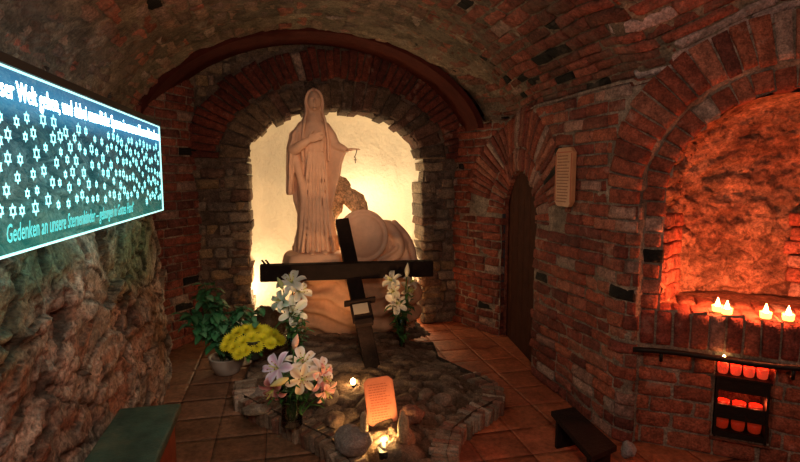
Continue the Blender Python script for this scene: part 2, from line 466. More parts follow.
dr = struct(mb, 'door_1', 'doorwood')

# ------------------------------------------------------------------ candle niche interior
mb = MB()
nu, nv = 150, 130; pts = []; cols = []
def NI(u, v, h):
    """u 0..1 round the plan, v height above the sill"""
    A = PI*u; rc, D = .60, .62
    if v < NS-SILL: k = 1; z = SILL+v
    else:
        ph = min((v-(NS-SILL))/.60, PI/2*.999); k = math.cos(ph); z = NS+.58*math.sin(ph)
    w = h
    s = SC-(rc-w)*math.cos(A)*k; hh = -.16-(D-w)*math.sin(A)*k
    return WR(s, z, hh)
vm = NS-SILL+.60*PI/2
for j in range(nv):
    for i in range(nu):
        u = i/(nu-1); v = vm*j/(nv-1)
        q = (u*5, v*3, 0); n_ = .07*fbm(q, 1.0, 3.)+.05*fbm(q, 3.6, 9.)+.03*fbm(q, 9., 19.)
        d_, _p = noise.voronoi(V(q)*2.6); n_ += -.03*(1-smooth(d_[1]-d_[0], 0, .12))
        pts.append(NI(u, v, n_-.02)); k = .7+.8*clamp(.5+fbm(q, 1.5, 5.))
        cols.append(tuple(c*k for c in mixc((.32, .15, .09), (.42, .24, .15), clamp(.5+nz(q, .9, 4)))))
mb.grid(pts, nu, nv, cols=cols)
v_ = .02
while v_ < .50:                              # brick patch at the right rear and the left reveal
    for (ua, ub) in ((.60, .80), (.05, .16)):
        u_ = ua+random.uniform(-.04, 0)
        while u_ < ub:
            brick(mb, lambda s, t, h: NI(s, t, h), u_, min(u_+.11, ub+.02), v_, v_+.085, .05, .08, brickcol([(.36, .10, .06), (.42, .14, .09)], 0, .1), .006, gap=.003)
            u_ += .11
    v_ += .088
# sill floor
n1, n2 = 40, 24; pts = []; cols = []
for j in range(n2):
    for i in range(n1):
        s = SC-.72+1.44*i/(n1-1); h = -.09-.80*j/(n2-1)
        pts.append(WR(s, SILL-.012+.006*nz((s*12, h*12, 0), 1), h)); cols.append((.36, .17, .10))
mb.grid(pts, n1, n2, cols=cols)
s_ = SC-.58
while s_ < SC+.58:                           # a second row of bricks laid flat behind the soldiers
    brick(mb, lambda s, t, h: WR(s, SILL+h, -t), s_, s_+.1, .34, .56, .0, .05, brickcol([(.36, .12, .07), (.4, .16, .1)], 0, .1), .004)
    s_ += .1
struct(mb, 'wall_candle_niche', 'nicherock')
# cavity behind the votive rack
mb = MB()
ca, cb = sB+.49, sB+.775
def W(s, t, h): return WR(s, t, h)
def quadgrid(mb, f, n, col):
    pts = [f(i/(n-1), j/(n-1)) for j in range(n) for i in range(n)]
    mb.grid(pts, n, n, col)
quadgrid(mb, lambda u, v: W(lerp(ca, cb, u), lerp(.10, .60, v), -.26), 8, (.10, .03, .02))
quadgrid(mb, lambda u, v: W(ca, lerp(.10, .60, v), lerp(-.05, -.26, u)), 8, (.25, .07, .04))
quadgrid(mb, lambda u, v: W(cb, lerp(.10, .60, v), lerp(-.05, -.26, u)), 8, (.25, .07, .04))
quadgrid(mb, lambda u, v: W(lerp(ca, cb, u), .115, lerp(-.03, -.26, v)), 8, (.25, .07, .04))
quadgrid(mb, lambda u, v: W(lerp(ca, cb, u), .59, lerp(-.03, -.26, v)), 8, (.25, .07, .04))
struct(mb, 'wall_votive_recess', 'masonry')

# ------------------------------------------------------------------ back wall with the statue niche
YB = 5.3
ACX, AA, AB, ASP = .575, .875, .50, 1.76
FB = lambda s, t, h: V((s, YB-h-.03*nz((s*1.5, t*1.5, 40), 1), t))
def insB(s, t):
    if abs(s-ACX) < AA and t <= ASP: return True
    return t > ASP and ((s-ACX)/AA)**2+((t-ASP)/AB)**2 < 1
def insB2(s, t):
    if insB(s, t): return True
    return t > ASP and ((s-ACX)/(AA+.58))**2+((t-ASP)/(AB+.60))**2 < 1
zero = lambda s, t: 0
mb = MB()
backing(mb, FB, -1.4, 2.2, 0, 3.1, .035, insB, zero, col=(.15, .11, .085))
courses(mb, FB, -1.4, 2.2, 0, 2.95, .11, .26, insB2, zero, pal=STONE, rough=.012, hj=.018, dark=.0, pale=.02, edge=.014)
ring(mb, FB, ACX, ASP, AA, AB, .27, PI, 0, .11, .01, .45, pal=[(.13, .09, .065), (.09, .065, .05), (.17, .12, .08), (.11, .06, .045)], rough=.014, pale=.0, dark=.02, jit=.03)
ring(mb, FB, ACX, ASP, AA+.28, AB+.28, .30, PI, 0, .075, .03, .12, pal=[(.13, .032, .022), (.10, .026, .019), (.16, .04, .026)], rough=.010, pale=.03, dark=.05, jit=.022)
for sd in (-1, 1):                         # quoins of the niche, deep into the reveal
    t_ = 0
    while t_ < ASP:
        h_ = random.uniform(.07, .15); L_ = random.uniform(.12, .24)
        x0, x1 = (ACX-AA-L_, ACX-AA+random.uniform(-.02, .02)) if sd < 0 else (ACX+AA+random.uniform(-.02, .02), ACX+AA+L_)
        brick(mb, FB, x0, x1, t_, min(t_+h_, ASP), random.uniform(0, .03), .45, random.choice(STONE), .014, .012)
        t_ += h_
# left diagonal pier
fL, LL, cL = polypath([(-1.45, 4.3), (-1.25, 4.62), (-.74, 5.36)], .05)
p, d = fL(.6); sgn = 1 if V((-d.y, d.x)).x > 0 else -1
WL = wallmap(fL, sgn, .02, 33)
no = lambda s, t: False
backing(mb, WL, 0, LL, 0, 2.75, .04, no, zero)
courses(mb, WL, 0, LL, 0, 2.6, .078, .24, no, zero, pal=[(.20, .055, .04), (.25, .07, .045), (.15, .05, .04)], rough=.006, dark=.03, pale=.05)
struct(mb, 'wall_back', 'masonry')
# niche shell: plastered apse
mb = MB(); nu, nv = 60, 50; pts = []
for j in range(nv):
    for i in range(nu):
        A = PI*i/(nu-1); v = j/(nv-1)*(ASP+.9)
        if v < ASP: k, z = 1, v
        else:
            ph = (v-ASP)/.9*PI/2; k, z = max(.02, math.cos(ph)), ASP+.62*math.sin(ph)
        w = .012*nz((math.cos(A)*6, math.sin(A)*4, z*5), 1)+.02*nz((math.cos(A)*2.3, math.sin(A)*2.3, z*2), 1)
        sx = math.copysign(abs(math.cos(A))**.75, math.cos(A))
        pts.append((ACX-(AA+.07+w)*sx*k, YB+.12+(.62+w)*math.sin(A)*max(k, .0)**.7, z))
mb.grid(pts, nu, nv)
struct(mb, 'wall_niche', 'stucco')

# ------------------------------------------------------------------ vault and its end arch
CXV, ZC = .36, 2.89
def prof(q, xl, zl, xr, zr, crest=ZC):
    """q -1..1 across; blend of ellipse and segment"""
    a = PI/2*q
    if q < 0: dx, zf, X0 = CXV-xl, zl, -1
    else: dx, zf, X0 = xr-CXV, zr, 1
    x = math.sin(a); b = crest-zf
    ze = math.sqrt(max(0, 1-x*x))
    R_ = (dx*dx+b*b)/(2*b); zs = (math.sqrt(max(0, R_*R_-(x*dx)**2))-(R_-b))/b
    z = zf+b*lerp(ze, zs, .5)
    return CXV+x*dx, z
def rightfoot(Y):
    # wall path X at this Y plus top height
    lo, hi = 0., LR-1.6
    for _ in range(24):
        m_ = (lo+hi)/2
        if fR(m_)[0].y > Y: lo = m_
        else: hi = m_
    return fR(lo)[0].x, topR(lo)
FT = {}
def foot(Y):
    k = round(Y*50)
    if k not in FT: FT[k] = rightfoot(k/50)
    return FT[k]
def VM(s, t, h):
    """s = Y, t 0..3.6 across the vault, h inward"""
    q = t/3.6*2-1; Yc = min(s, 4.85)
    xr, zr = foot(max(Yc, 1.3))
    if Yc > 4.5: xr = lerp(xr, 1.93, smooth(Yc, 4.5, 4.8))
    x, z = prof(q, -1.18, 2.08, xr+.05, zr-.03)
    x2, z2 = prof(q+.01 if q < .98 else q-.01, -1.18, 2.08, xr+.05, zr-.03)
    d = V((x2-x, z2-z)); d = d.normalized() if q < .98 else -d.normalized()
    w = .03*nz((s*1.1, t*1.2, 60), 1)+.012*nz((s*5, t*5, 66), 1)
    return V((x+d.y*(h+w), s, z-d.x*(h+w)))
mb = MB()
nu, nv = 230, 130; pts = []; cols = []
def smear(s, t):                              # how thick the old plaster lies over the bricks
    c = .5+.9*fbm((s, t, 0), .8, 12.)
    zone = 1-smooth(t, 1.9, 2.9)*smooth(4.9-s, -.2, 1.5)*.95
    if t < 1.2: zone *= .95
    return clamp(c*.5+zone*.75-.35)
for j in range(nv):
    for i in range(nu):
        s = -1.6+6.45*i/(nu-1); t = 3.6*j/(nv-1)
        q = (s*3, t*3, 5); k = smear(s, t)
        d_, p_ = noise.voronoi(V((s*6, t*9, 3)))
        n_ = -.018+.030*k+.016*fbm(q, 2.2, 2.)+.012*(smooth(d_[1]-d_[0], 0, .25))*k
        pts.append(VM(s, t, n_))
        cid = noise.cell(p_[0]*3.1)
        c = mixc((.21, .165, .115), (.30, .225, .15), clamp(.5+fbm(q, .7, 8.)))
        c = mixc(c, random.choice(((.12, .09, .07), (.24, .09, .05), (.3, .25, .2))) if abs(cid) > .8 else c, .5)
        kk = .6+.5*cid
        cols.append(tuple(x*clamp(kk, .55, 1.2) for x in c))
mb.grid(pts, nu, nv, cols=cols)
def vfind(px, py):
    return min(((lambda a: (a[0]-px)**2+(a[1]-py)**2)(proj(VM(s_, t_, 0))), s_, t_) for s_ in [.9+.06*k for k in range(60)] for t_ in [2.2+.04*k for k in range(35)])[1:]
PALE = [(vfind(735, 28), .24), (vfind(668, 14), .12)]
def vcol(s, t):
    for (a_, b_), r_ in PALE:
        if math.hypot(s-a_, (t-b_)*1.6) < r_: return mixc((.46, .36, .33), (.3, .12, .09), random.random()*.5)
    if t > 2.3:
        if random.random() < .11: return DARK
        c = brickcol([(.24, .07, .045), (.19, .06, .04), (.28, .085, .055), (.15, .06, .04)], 0, .04)
        return mixc(c, (.20, .13, .09), .35*clamp(smear(s, t)))
    c = brickcol([(.24, .14, .10), (.19, .13, .10), (.28, .18, .125), (.32, .115, .075)], .02, .10)
    return c
courses(mb, VM, -1.6, 4.84, 2.0, 3.6, .082, .25, no, zero, colfn=vcol, rough=.008, hj=.007, depth=.06)
courses(mb, VM, -1.6, 4.84, .0, 2.0, .095, .24, no, zero, colfn=vcol, rough=.013, hj=.012, depth=.06, edge=.01)
struct(mb, 'ceiling', 'vault')
# smooth rendered end arch
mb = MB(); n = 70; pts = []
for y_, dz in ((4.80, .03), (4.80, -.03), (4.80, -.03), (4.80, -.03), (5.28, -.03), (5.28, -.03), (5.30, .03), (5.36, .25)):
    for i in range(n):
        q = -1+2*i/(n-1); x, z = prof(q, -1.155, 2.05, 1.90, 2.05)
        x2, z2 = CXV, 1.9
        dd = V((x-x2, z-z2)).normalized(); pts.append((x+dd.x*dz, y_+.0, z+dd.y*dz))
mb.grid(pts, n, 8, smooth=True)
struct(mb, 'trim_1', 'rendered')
# blocks that carry the arch feet
mb = MB()

# ------------------------------------------------------------------ left rock wall
mb = MB()
pl = [(-.90, -1.7), (-.88, 1.0), (-.86, 2.4), (-.85, 3.6), (-.84, 4.15), (-.98, 4.38), (-1.5, 4.45)]
fK, LK, _c = polypath(pl, .08)
p, d = fK(2.); sg = 1 if V((-d.y, d.x)).x > 0 else -1
RP = [((P(a_, b_, X=-.87).y+1.7, P(a_, b_, X=-.87).z), ws, wt, cc_) for a_, b_, ws, wt, cc_ in ((14, 335, .12, .11, (.34, .33, .20)), (30, 386, .07, .07, (.36, .11, .04)), (140, 255, .45, .22, (.10, .19, .08)), (60, 262, .30, .10, (.17, .19, .11)), (12, 440, .10, .09, (.42, .38, .36)), (160, 330, .2, .3, (.24, .13, .07)))]  # the pale grey patch low down is lit highlights painted into the rock colour
nu, nv = 480, 170; pts = []; cols = []
for j in range(nv):
    for i in range(nu):
        s = LK*i/(nu-1); t = -.02+2.26*j/(nv-1)
        p, d = fK(s); nr = V((-d.y, d.x))*sg
        q = V((s, t, 0)); wq = q+V((nz(q, 2.2, 1), nz(q, 2.2, 5), 0))*.16
        d1, p1 = noise.voronoi(V((wq.x*3.0, wq.y*4.6, 0)))
        d2, p2 = noise.voronoi(V((wq.x*8.5, wq.y*12, 4)))
        h = -.04-.05*smooth(t, 1.25, 1.6)-.25*smooth(t, 1.45, 2.15)+.05*(1-smooth(t, 0, .8))
        dl = V((wq.x*3.0, wq.y*4.6, 0))-p1[0]; h += .035*(dl.x*noise.cell(p1[0]*5.3)+dl.y*noise.cell(p1[0]*7.7)*1.3)+.018*noise.cell(p1[0]*9.1)-.022*(1-smooth(d1[1]-d1[0], 0, .05))
        dl = V((wq.x*8.5, wq.y*12, 4))-p2[0]; h += .022*(dl.x*noise.cell(p2[0]*5.3)+dl.y*noise.cell(p2[0]*7.7))+.008*noise.cell(p2[0]*9.1)-.010*(1-smooth(d2[1]-d2[0], 0, .08))
        h += .030*fbm(q, 1.3, 4.)+.007*fbm(q, 7., 14.)+.006*fbm(wq, 20., 24.)
        h = min(h, .06)
        z = t
        pts.append((p.x+nr.x*h, p.y+nr.y*h, z))
        c1 = noise.cell(p1[0]*2.7+V((3, 1, 2))); c2 = noise.cell(p2[0]*2.7+V((1, 5, 2)))
        c = mixc((.14, .10, .08), (.30, .22, .175), clamp(.5+.5*c1+.6*fbm(q, 4., 3.))); 
        if c2 > .55: c = mixc(c, (.30, .24, .20), .5)
        if c2 < -.6: c = mixc(c, (.20, .085, .05), .7)
        c = tuple(x*1.75 for x in c); red = nz(q, 1.1, 33.); c = mixc(c, (.34, .10, .045), smooth(red, .35, .55)*.6)
        och = math.exp(-((s-(LK-1.05))/.22)**2)*smooth(t, .1, .5); c = mixc(c, (.30, .15, .05), och*.55)
        moss = smooth(nz(q, 1.7, 50.), -.1, .3)*smooth(t, .7, 1.3); c = mixc(c, (.07, .12, .05), moss*.6)
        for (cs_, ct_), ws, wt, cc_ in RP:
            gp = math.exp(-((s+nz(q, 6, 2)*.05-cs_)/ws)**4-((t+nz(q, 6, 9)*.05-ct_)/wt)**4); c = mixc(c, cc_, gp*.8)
        k = .16+.84*smooth(min(d1[1]-d1[0], (d2[1]-d2[0])*1.8), .0, .09)
        cols.append(tuple(x*k for x in c))
mb.grid(pts, nu, nv, cols=cols)
struct(mb, 'wall_left', 'rubble')
# wall behind the photographer
mb = MB(); quadgrid(mb, lambda u, v: V((lerp(-1.6, 4.2, u), -1.55, lerp(0, 3.1, v))), 10, (.2, .08, .05)); struct(mb, 'wall_front', 'masonry')

# ------------------------------------------------------------------ floor
mb = MB(); T = .30
FF = lambda s, t, h: V((s, t, h))
x = -1.6; 
for ix in range(20):
    for iy in range(25):
        x0 = -1.62+ix*T; y0 = -1.6+iy*T+(.0 if True else T/2)
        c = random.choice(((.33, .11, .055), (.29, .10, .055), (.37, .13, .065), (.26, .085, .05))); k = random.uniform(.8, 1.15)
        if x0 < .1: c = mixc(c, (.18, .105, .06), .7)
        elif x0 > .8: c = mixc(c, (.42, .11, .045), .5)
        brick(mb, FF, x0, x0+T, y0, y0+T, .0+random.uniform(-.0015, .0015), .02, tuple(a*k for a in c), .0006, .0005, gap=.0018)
mb.add([(-1.7, -1.7, -.004), (4.5, -1.7, -.004), (4.5, 6.2, -.004), (-1.7, 6.2, -.004)], [(0, 1, 2, 3)], (.05, .03, .02))
struct(mb, 'floor', 'tiles')

# ------------------------------------------------------------------ statue group
def loft(mb, secs, n=72, fold=None, o=V((0, 0, 0)), col=(.5, .5, .5), rows=50):
    """closed loft through (z, cx, cy, rx, ry) sections with drapery folds"""
    pts = []; zs = [q[0] for q in secs]
    for j in range(rows):
        z = lerp(zs[0], zs[-1], j/(rows-1)); k = 0
        while k < len(secs)-2 and z > secs[k+1][0]: k += 1
        a, b = secs[k], secs[k+1]; f_ = (z-a[0])/(b[0]-a[0]); f_ = f_*f_*(3-2*f_)
        cx, cy, rx, ry = (lerp(a[i], b[i], f_) for i in (1, 2, 3, 4))
        for i in range(n):
            A = 2*PI*i/n; r = 1+(fold(A, z) if fold else 0)
            pts.append((o.x+cx+rx*r*math.cos(A), o.y+cy+ry*r*math.sin(A), o.z+z))
    b = len(mb.v); mb.grid(pts, n, rows, col, wrapu=True)
    mb.f += [tuple(b+i for i in range(n))[::-1], tuple(b+(rows-1)*n+i for i in range(n))]; mb.sm += [True, True]
def limb(mb, pts, rads, n=14):
    P_ = [V(p) for p in pts]; path = []; rr = []
    m_ = len(P_)
    for i in range(m_-1):
        p0, p1, p2, p3 = P_[max(i-1, 0)], P_[i], P_[i+1], P_[min(i+2, m_-1)]
        for k in range(6):
            t = k/6; path.append(.5*((2*p1)+(p2-p0)*t+(2*p0-5*p1+4*p2-p3)*t*t+(3*p1-p0-3*p2+p3)*t**3)); rr.append(lerp(rads[i], rads[i+1], t))
    path.append(P_[-1]); rr.append(rads[-1])
    mb.tube(path, rr, n); mb.ell(path[0], (rr[0],)*3, nu=12, nv=8); mb.ell(path[-1], (rr[-1],)*3, nu=12, nv=8)
def hand(mb, wrist, d, nrm, L=.17, side=1, curl=.25):
    """palm, four bent fingers and a thumb; d points along the fingers, nrm out of the back of the hand"""
    d = V(d).normalized(); nrm = (V(nrm)-d*V(nrm).dot(d)).normalized(); a = d.cross(nrm)*side; w = V(wrist)
    R = Matrix((a, d, nrm)).transposed()
    mb.ell(w+d*L*.28, (L*.24, L*.33, L*.10), R, 14, 10)
    for k, (off, fl) in enumerate(((-.17, .42), (-.06, .50), (.06, .47), (.17, .38))):
        b = w+d*L*.48+a*L*off
        m1 = b+(d-nrm*curl*.5+a*off*.3).normalized()*L*fl*.5; m2 = m1+(d-nrm*curl*1.5).normalized()*L*fl*.5
        limb(mb, [b-d*L*.1, b, m1, m2], [L*.062, L*.060, L*.052, L*.038], 8)
    b = w+d*L*.16-a*L*.17
    limb(mb, [b, b+(d*.7-a*.8-nrm*.3).normalized()*L*.24, b+(d*.95-a*.62-nrm*.4).normalized()*L*.42], [L*.08, L*.062, L*.045], 8)
SO = V((.35, 5.42, .80))
st = MB()
def robe_fold(A, z):
    amp = .10*(1-smooth(z, .95, 1.25))+.018
    g = lambda x: 1-2*abs(math.sin(x*.5))**.7
    return amp*(g(A*10+2.1*math.sin(z*2.2)+z*1.2)*.6+g(A*19-z*2.+1)*.4+math.sin(A*5+z*3)*.35)
loft(st, [(0, .0, 0, .245, .19), (.05, .0, 0, .235, .185), (.3, .0, .01, .185, .15), (.62, -.01, .01, .165, .135), (.92, -.01, .0, .145, .12), (1.15, -.01, -.01, .15, .125), (1.29, -.01, 0, .125, .105), (1.37, -.005, 0, .075, .08), (1.44, 0, -.005, .05, .055), (1.50, 0, 0, .045, .05)], fold=robe_fold, o=SO)
def mantle_fold(A, z):
    g = lambda x: 1-2*abs(math.sin(x*.5))**.7
    return .06*g(A*12+z*4)+.04*g(A*21-z*3)
# mantle over the shoulders falling down the back, open at the front
loft(st, [(.30, -.02, .05, .15, .10), (.62, -.05, .05, .185, .11), (1.0, -.05, .045, .20, .12), (1.2, -.02, .04, .172, .125), (1.33, -.005, .038, .125, .112), (1.43, 0, .035, .098, .10), (1.54, 0, .03, .093, .10), (1.63, 0, .022, .072, .082), (1.67, 0, .015, .035, .04), (1.675, 0, .01, .01, .01)], fold=lambda A, z: mantle_fold(A, z)*(1-smooth(z, 1.3, 1.5)), o=SO)
# head and face
h_ = SO+V((0, -.045, 1.535))
st.ell(h_, (.070, .082, .102), None, 24, 16)
st.ell(h_+V((0, -.080, -.012)), (.012, .022, .028), None, 12, 8)
st.ell(h_+V((0, -.064, .022)), (.046, .018, .010), None, 14, 8)
for x in (-.027, .027): st.ell(h_+V((x, -.066, .006)), (.013, .009, .006), None, 10, 6)
st.ell(h_+V((0, -.071, -.046)), (.020, .010, .005), None, 10, 6); st.ell(h_+V((0, -.069, -.056)), (.017, .010, .005), None, 10, 6)
st.ell(h_+V((0, -.056, -.082)), (.024, .024, .020), None, 12, 8)
# veil edges framing the face and running down the breast
for sx in (-1, 1):
    limb(st, [SO+V((sx*.02, -.045, 1.650)), SO+V((sx*.062, -.055, 1.61)), SO+V((sx*.086, -.045, 1.53)), SO+V((sx*.080, -.06, 1.43)), SO+V((sx*.105, -.095, 1.32)), SO+V((sx*.125, -.105, 1.15)), SO+V((sx*.13, -.10, .95))], [.010, .013, .014, .014, .014, .014, .012], 10)
# arm laid on the breast (left in the picture) with a wide hanging sleeve
limb(st, [SO+V((-.115, -.01, 1.28)), SO+V((-.19, -.03, 1.15)), SO+V((-.215, -.08, 1.05)), SO+V((-.13, -.15, 1.10)), SO+V((-.06, -.155, 1.15))], [.062, .060, .058, .045, .030])
hand(st, SO+V((-.075, -.172, 1.145)), (1, -.10, .32), (0, -1, .1), .17, 1, .10)
loft(st, [(.60, -.262, -.02, .028, .075), (.63, -.262, -.02, .035, .082), (.85, -.245, -.02, .045, .09), (1.05, -.225, -.03, .055, .085), (1.2, -.19, -.02, .06, .075), (1.28, -.16, -.01, .03, .04)], fold=lambda A, z: .10*math.sin(A*7+z*3), o=SO)
limb(st, [SO+V((-.21, -.05, 1.0)), SO+V((-.17, -.09, .85)), SO+V((-.13, -.11, .6)), SO+V((-.15, -.10, .25)), SO+V((-.17, -.10, .05))], [.05, .04, .035, .032, .03])
# outstretched arm on the other side
limb(st, [SO+V((.11, -.01, 1.28)), SO+V((.165, -.03, 1.19)), SO+V((.205, -.07, 1.10)), SO+V((.27, -.15, 1.065)), SO+V((.305, -.19, 1.045))], [.055, .056, .052, .036, .022])
hand(st, SO+V((.295, -.185, 1.045)), (.8, -.35, .12), (-.1, .1, 1), .15, -1, .2)
for k in range(9):                           # cloth sheet hanging from that forearm
    f_ = k/8
    x0 = lerp(.12, .285, f_); y0 = lerp(-.04, -.15, f_); z0 = lerp(1.14, 1.04, f_); zb = lerp(.30, .80, f_**.8)
    limb(st, [SO+V((x0, y0, z0)), SO+V((lerp(x0, .17, .35), y0*.9, lerp(z0, zb, .5))), SO+V((lerp(.13, .235, f_), y0*.8, zb))], [.022, .020, .012], 8)
# girdle and central pleats
for k in range(7):
    x = -.10+.034*k; limb(st, [SO+V((x*.7, -.118, 1.02)), SO+V((x, -.128, .7)), SO+V((x*1.15, -.140, .35)), SO+V((x*1.5, -.185, .04))], [.011, .014, .017, .020], 8)
for x in (-.06, .07): st.ell(SO+V((x, -.19, .02)), (.035, .07, .025))
def cam_scale(o, loc, k=.935):  # statue group scaled about the camera; each loc is the already scaled position
    o.data.transform(Matrix.Scale(k, 4)); o.location = loc; return o
LS = (SO.x, SO.y, SO.z)
tag(cam_scale(solid(st, 'madonna_statue', .0055, 'sandstone', 1, loc=LS), (.327, 5.068, .852)), 'pale carved standing robed woman statue with veil, one hand on breast, one outstretched', 'statue')
rb = MB(); hp = SO+V((.395, -.232, 1.05))
for k in range(22):
    a = k/21*PI; q = hp+V((.012*math.cos(a*2)-.012, -.01, -.075*math.sin(a)*1.0+.0)); rb.ell(q, (.0055,)*3, None, 6, 4)
rb.box(hp+V((-.018, -.014, -.135)), hp+V((-.010, -.008, -.075))); rb.box(hp+V((-.028, -.014, -.105)), hp+V((0, -.008, -.097)))
tag(cam_scale(rb.build('rosary', 'rosary', loc=tuple(hp)), (.327+.395*.935, 5.068-.232*.935, .852+1.05*.935)), 'small dark rosary with cross hanging from the statue hand', 'rosary')

# plinth the statue stands on
mb = MB()
pl_ = []
for j, (z, k) in enumerate(((.60, 1.0), (.70, 1.0), (.76, .97), (.79, .93), (.815, .84), (.82, .5))):
    for i in range(40):
        A = 2*PI*i/40; w = 1+.05*math.sin(A*5)+.04*nz((math.cos(A)*2, math.sin(A)*2, z*4), 1)
        pl_.append((.335+.33*k*w*math.copysign(abs(math.cos(A))**.7, math.cos(A)), 5.40+.27*k*w*math.copysign(abs(math.sin(A))**.7, math.sin(A)), z))
mb.grid(pl_, 40, 6, wrapu=True); mb.f += [tuple(range(40))[::-1], tuple(range(200, 240))]; mb.sm += [True]*2
tag(cam_scale(solid(mb, 'statue_plinth', .012, 'sandstone', 2, loc=(.335, 5.4, .6)), (.313, 5.05, .665)), 'low rounded sandstone plinth directly under the standing statue', 'plinth')

# carved rock front
mb = MB(); nu, nv = 110, 70; pts = []; n2 = nu
for j in range(nv):
    for i in range(nu):
        A = 2*PI*i/nu; t = j/(nv-1)
        if t < .8: z = .0+.66*t/.8; k = 1
        else: k = max(.0, 1-((t-.8)/.2)); z = .66+.05*math.sin((t-.8)/.2*PI/2)
        k2 = .82+.22*math.sin(min(t/.8, 1)*PI*.75+.35)
        ca_, sa_ = math.cos(A), math.sin(A)
        x = math.copysign(abs(ca_)**.6, ca_)*.62; y = math.copysign(abs(sa_)**.7, sa_)*.36
        u = ca_*2.2; wv = math.sin(z*34+3.2*math.sin(u*1.4+z*2)+5*nz((u, z*1.5, 3), 1))
        r_ = k*k2*(1+.07*(abs(wv)**.6*(1 if wv > 0 else -1))*(1 if t < .8 else 0)+.07*nz((u, z*3, 9), 1))
        pts.append((.73+x*r_, 5.22+y*r_, z))
mb.grid(pts, nu, nv, wrapu=True); mb.f += [tuple(range(nu))[::-1]]; mb.sm += [True]
tag(cam_scale(mb.build('carved_rock', 'carvedrock', loc=(.73, 5.22, 0)), (.683, 4.88, .104)), 'large carved rock with wavy grooves supporting the statue, behind the cross', 'rock')

# round form and draped crouching form
mb = MB(); dc_ = P(363, 236, Y=5.12)
ax = V((-.10, -1, .18)).normalized(); a_ = ax.cross(V((0, 0, 1))).normalized(); b_ = a_.cross(ax)
prf = [(0, .075), (.08, .073), (.16, .062), (.195, .046), (.214, .016), (.222, .034), (.244, .034), (.254, .010), (.250, -.02), (.22, -.06), (.14, -.09), (0, -.10)]
pts = []
for r, h in prf:
    for i in range(64):
        A = 2*PI*i/64; pts.append(dc_+a_*r*math.cos(A)+b_*r*math.sin(A)*1.06+ax*h)
mb.grid(pts, 64, len(prf), wrapu=True)
tag(cam_scale(mb.build('carved_round_form', 'sandstone', loc=tuple(dc_)), (dc_.x*.935, dc_.y*.935, dc_.z*.935+.104)), 'smooth round pale disc with raised rim leaning beside the statue', 'sculpture')
mb = MB()
def cf(A, z): return .07*(1-2*abs(math.sin(A*4+z*5))**.7)+.03*math.sin(A*13-z*7)
loft(mb, [(.60, 1.10, 5.38, .31, .24), (.72, 1.10, 5.38, .30, .23), (.88, 1.12, 5.37, .24, .2), (1.0, 1.13, 5.38, .17, .17), (1.07, 1.10, 5.38, .115, .13), (1.12, 1.08, 5.38, .055, .07), (1.13, 1.07, 5.38, .01, .01)], fold=cf, o=V((0, 0, 0)))
limb(mb, [(.98, 5.3, 1.10), (1.07, 5.22, 1.07), (1.16, 5.2, .95), (1.16, 5.18, .80), (.98, 5.14, .70)], [.045, .06, .06, .055, .05])
limb(mb, [(1.15, 5.3, 1.10), (1.27, 5.28, .96), (1.34, 5.26, .80), (1.36, 5.25, .62)], [.035, .04, .035, .03])
for k in range(5): limb(mb, [(1.10-.02*k, 5.22, 1.0-.06*k), (1.14-.06*k, 5.14, .86-.05*k), (.95-.02*k, 5.10, .76-.035*k)], [.02, .022, .02], 8)
tag(cam_scale(solid(mb, 'draped_crouching_form', .009, 'sandstone', 3, loc=(1.1, 5.35, .6)), (1.03, 5.0, .665)), 'pale carved hunched draped shape behind the round disc', 'sculpture')
# rough rock leaning behind
mb = MB()
limb(mb, [(.30, 5.66, .70), (.42, 5.68, 1.15), (.52, 5.68, 1.48), (.66, 5.66, 1.44), (.82, 5.62, 1.22), (.96, 5.56, .88)], [.22, .17, .11, .10, .11, .14], 14)
limb(mb, [(.45, 5.62, .7), (.50, 5.62, 1.05), (.56, 5.64, 1.35)], [.15, .12, .08])
for v in range(len(mb.v)):
    p_ = V(mb.v[v]); q_ = p_+V((fbm(p_, 5, 1), fbm(p_, 5, 7)*.6, fbm(p_, 5, 13)))*.08; mb.v[v] = tuple(q_)
rk = cam_scale(solid(mb, 'leaning_rock', .014, 'nicherock', 1, loc=(.5, 5.65, .6)), (.468, 5.29, .665))
a = rk.data.color_attributes.new('Col', 'FLOAT_COLOR', 'POINT')
a.data.foreach_set('color', [x for _ in rk.data.vertices for x in (.72, .50, .32, 1)])
tag(rk, 'rough brown rock slanting down behind the statue to the round disc', 'rock')

# ------------------------------------------------------------------ rockery mound with edging
out_l = [(-.20, 4.65), (-.26, 4.2), (-.30, 3.85), (-.29, 3.58), (-.14, 3.36), (.03, 3.14), (.24, 2.86), (.33, 2.55), (.38, 2.2)]
out_r = [(1.30, 4.35), (1.24, 3.98), (1.38, 3.62), (1.46, 3.36), (1.38, 3.12), (1.16, 2.98), (.96, 2.80), (.84, 2.55), (.78, 2.2)]
poly = out_l+out_r[::-1]
def inpoly(x, y):
    c = False; n = len(poly)
    for i in range(n):
        (x1, y1), (x2, y2) = poly[i], poly[(i+1) % n]
        if (y1 > y) != (y2 > y) and x < (x2-x1)*(y-y1)/(y2-y1)+x1: c = not c
    return c
def pdist(x, y):
    q = V((x, y)); b = 9
    for L_ in (out_l, out_r):
        for (x1, y1), (x2, y2) in zip(L_, L_[1:]):
            A, B = V((x1, y1)), V((x2, y2)); t = clamp((q-A).dot(B-A)/(B-A).length_squared); b = min(b, (q-(A+(B-A)*t)).length)
    return b
def mz(x, y):
    if not inpoly(x, y): return 0
    d = pdist(x, y)
    return .075+.10*smooth(d, .05, .4)+.02*nz((x*5, y*5, 2), 1)
mb = MB(); nu, nv = 140, 190; pts = []; cols = []; kk = {}
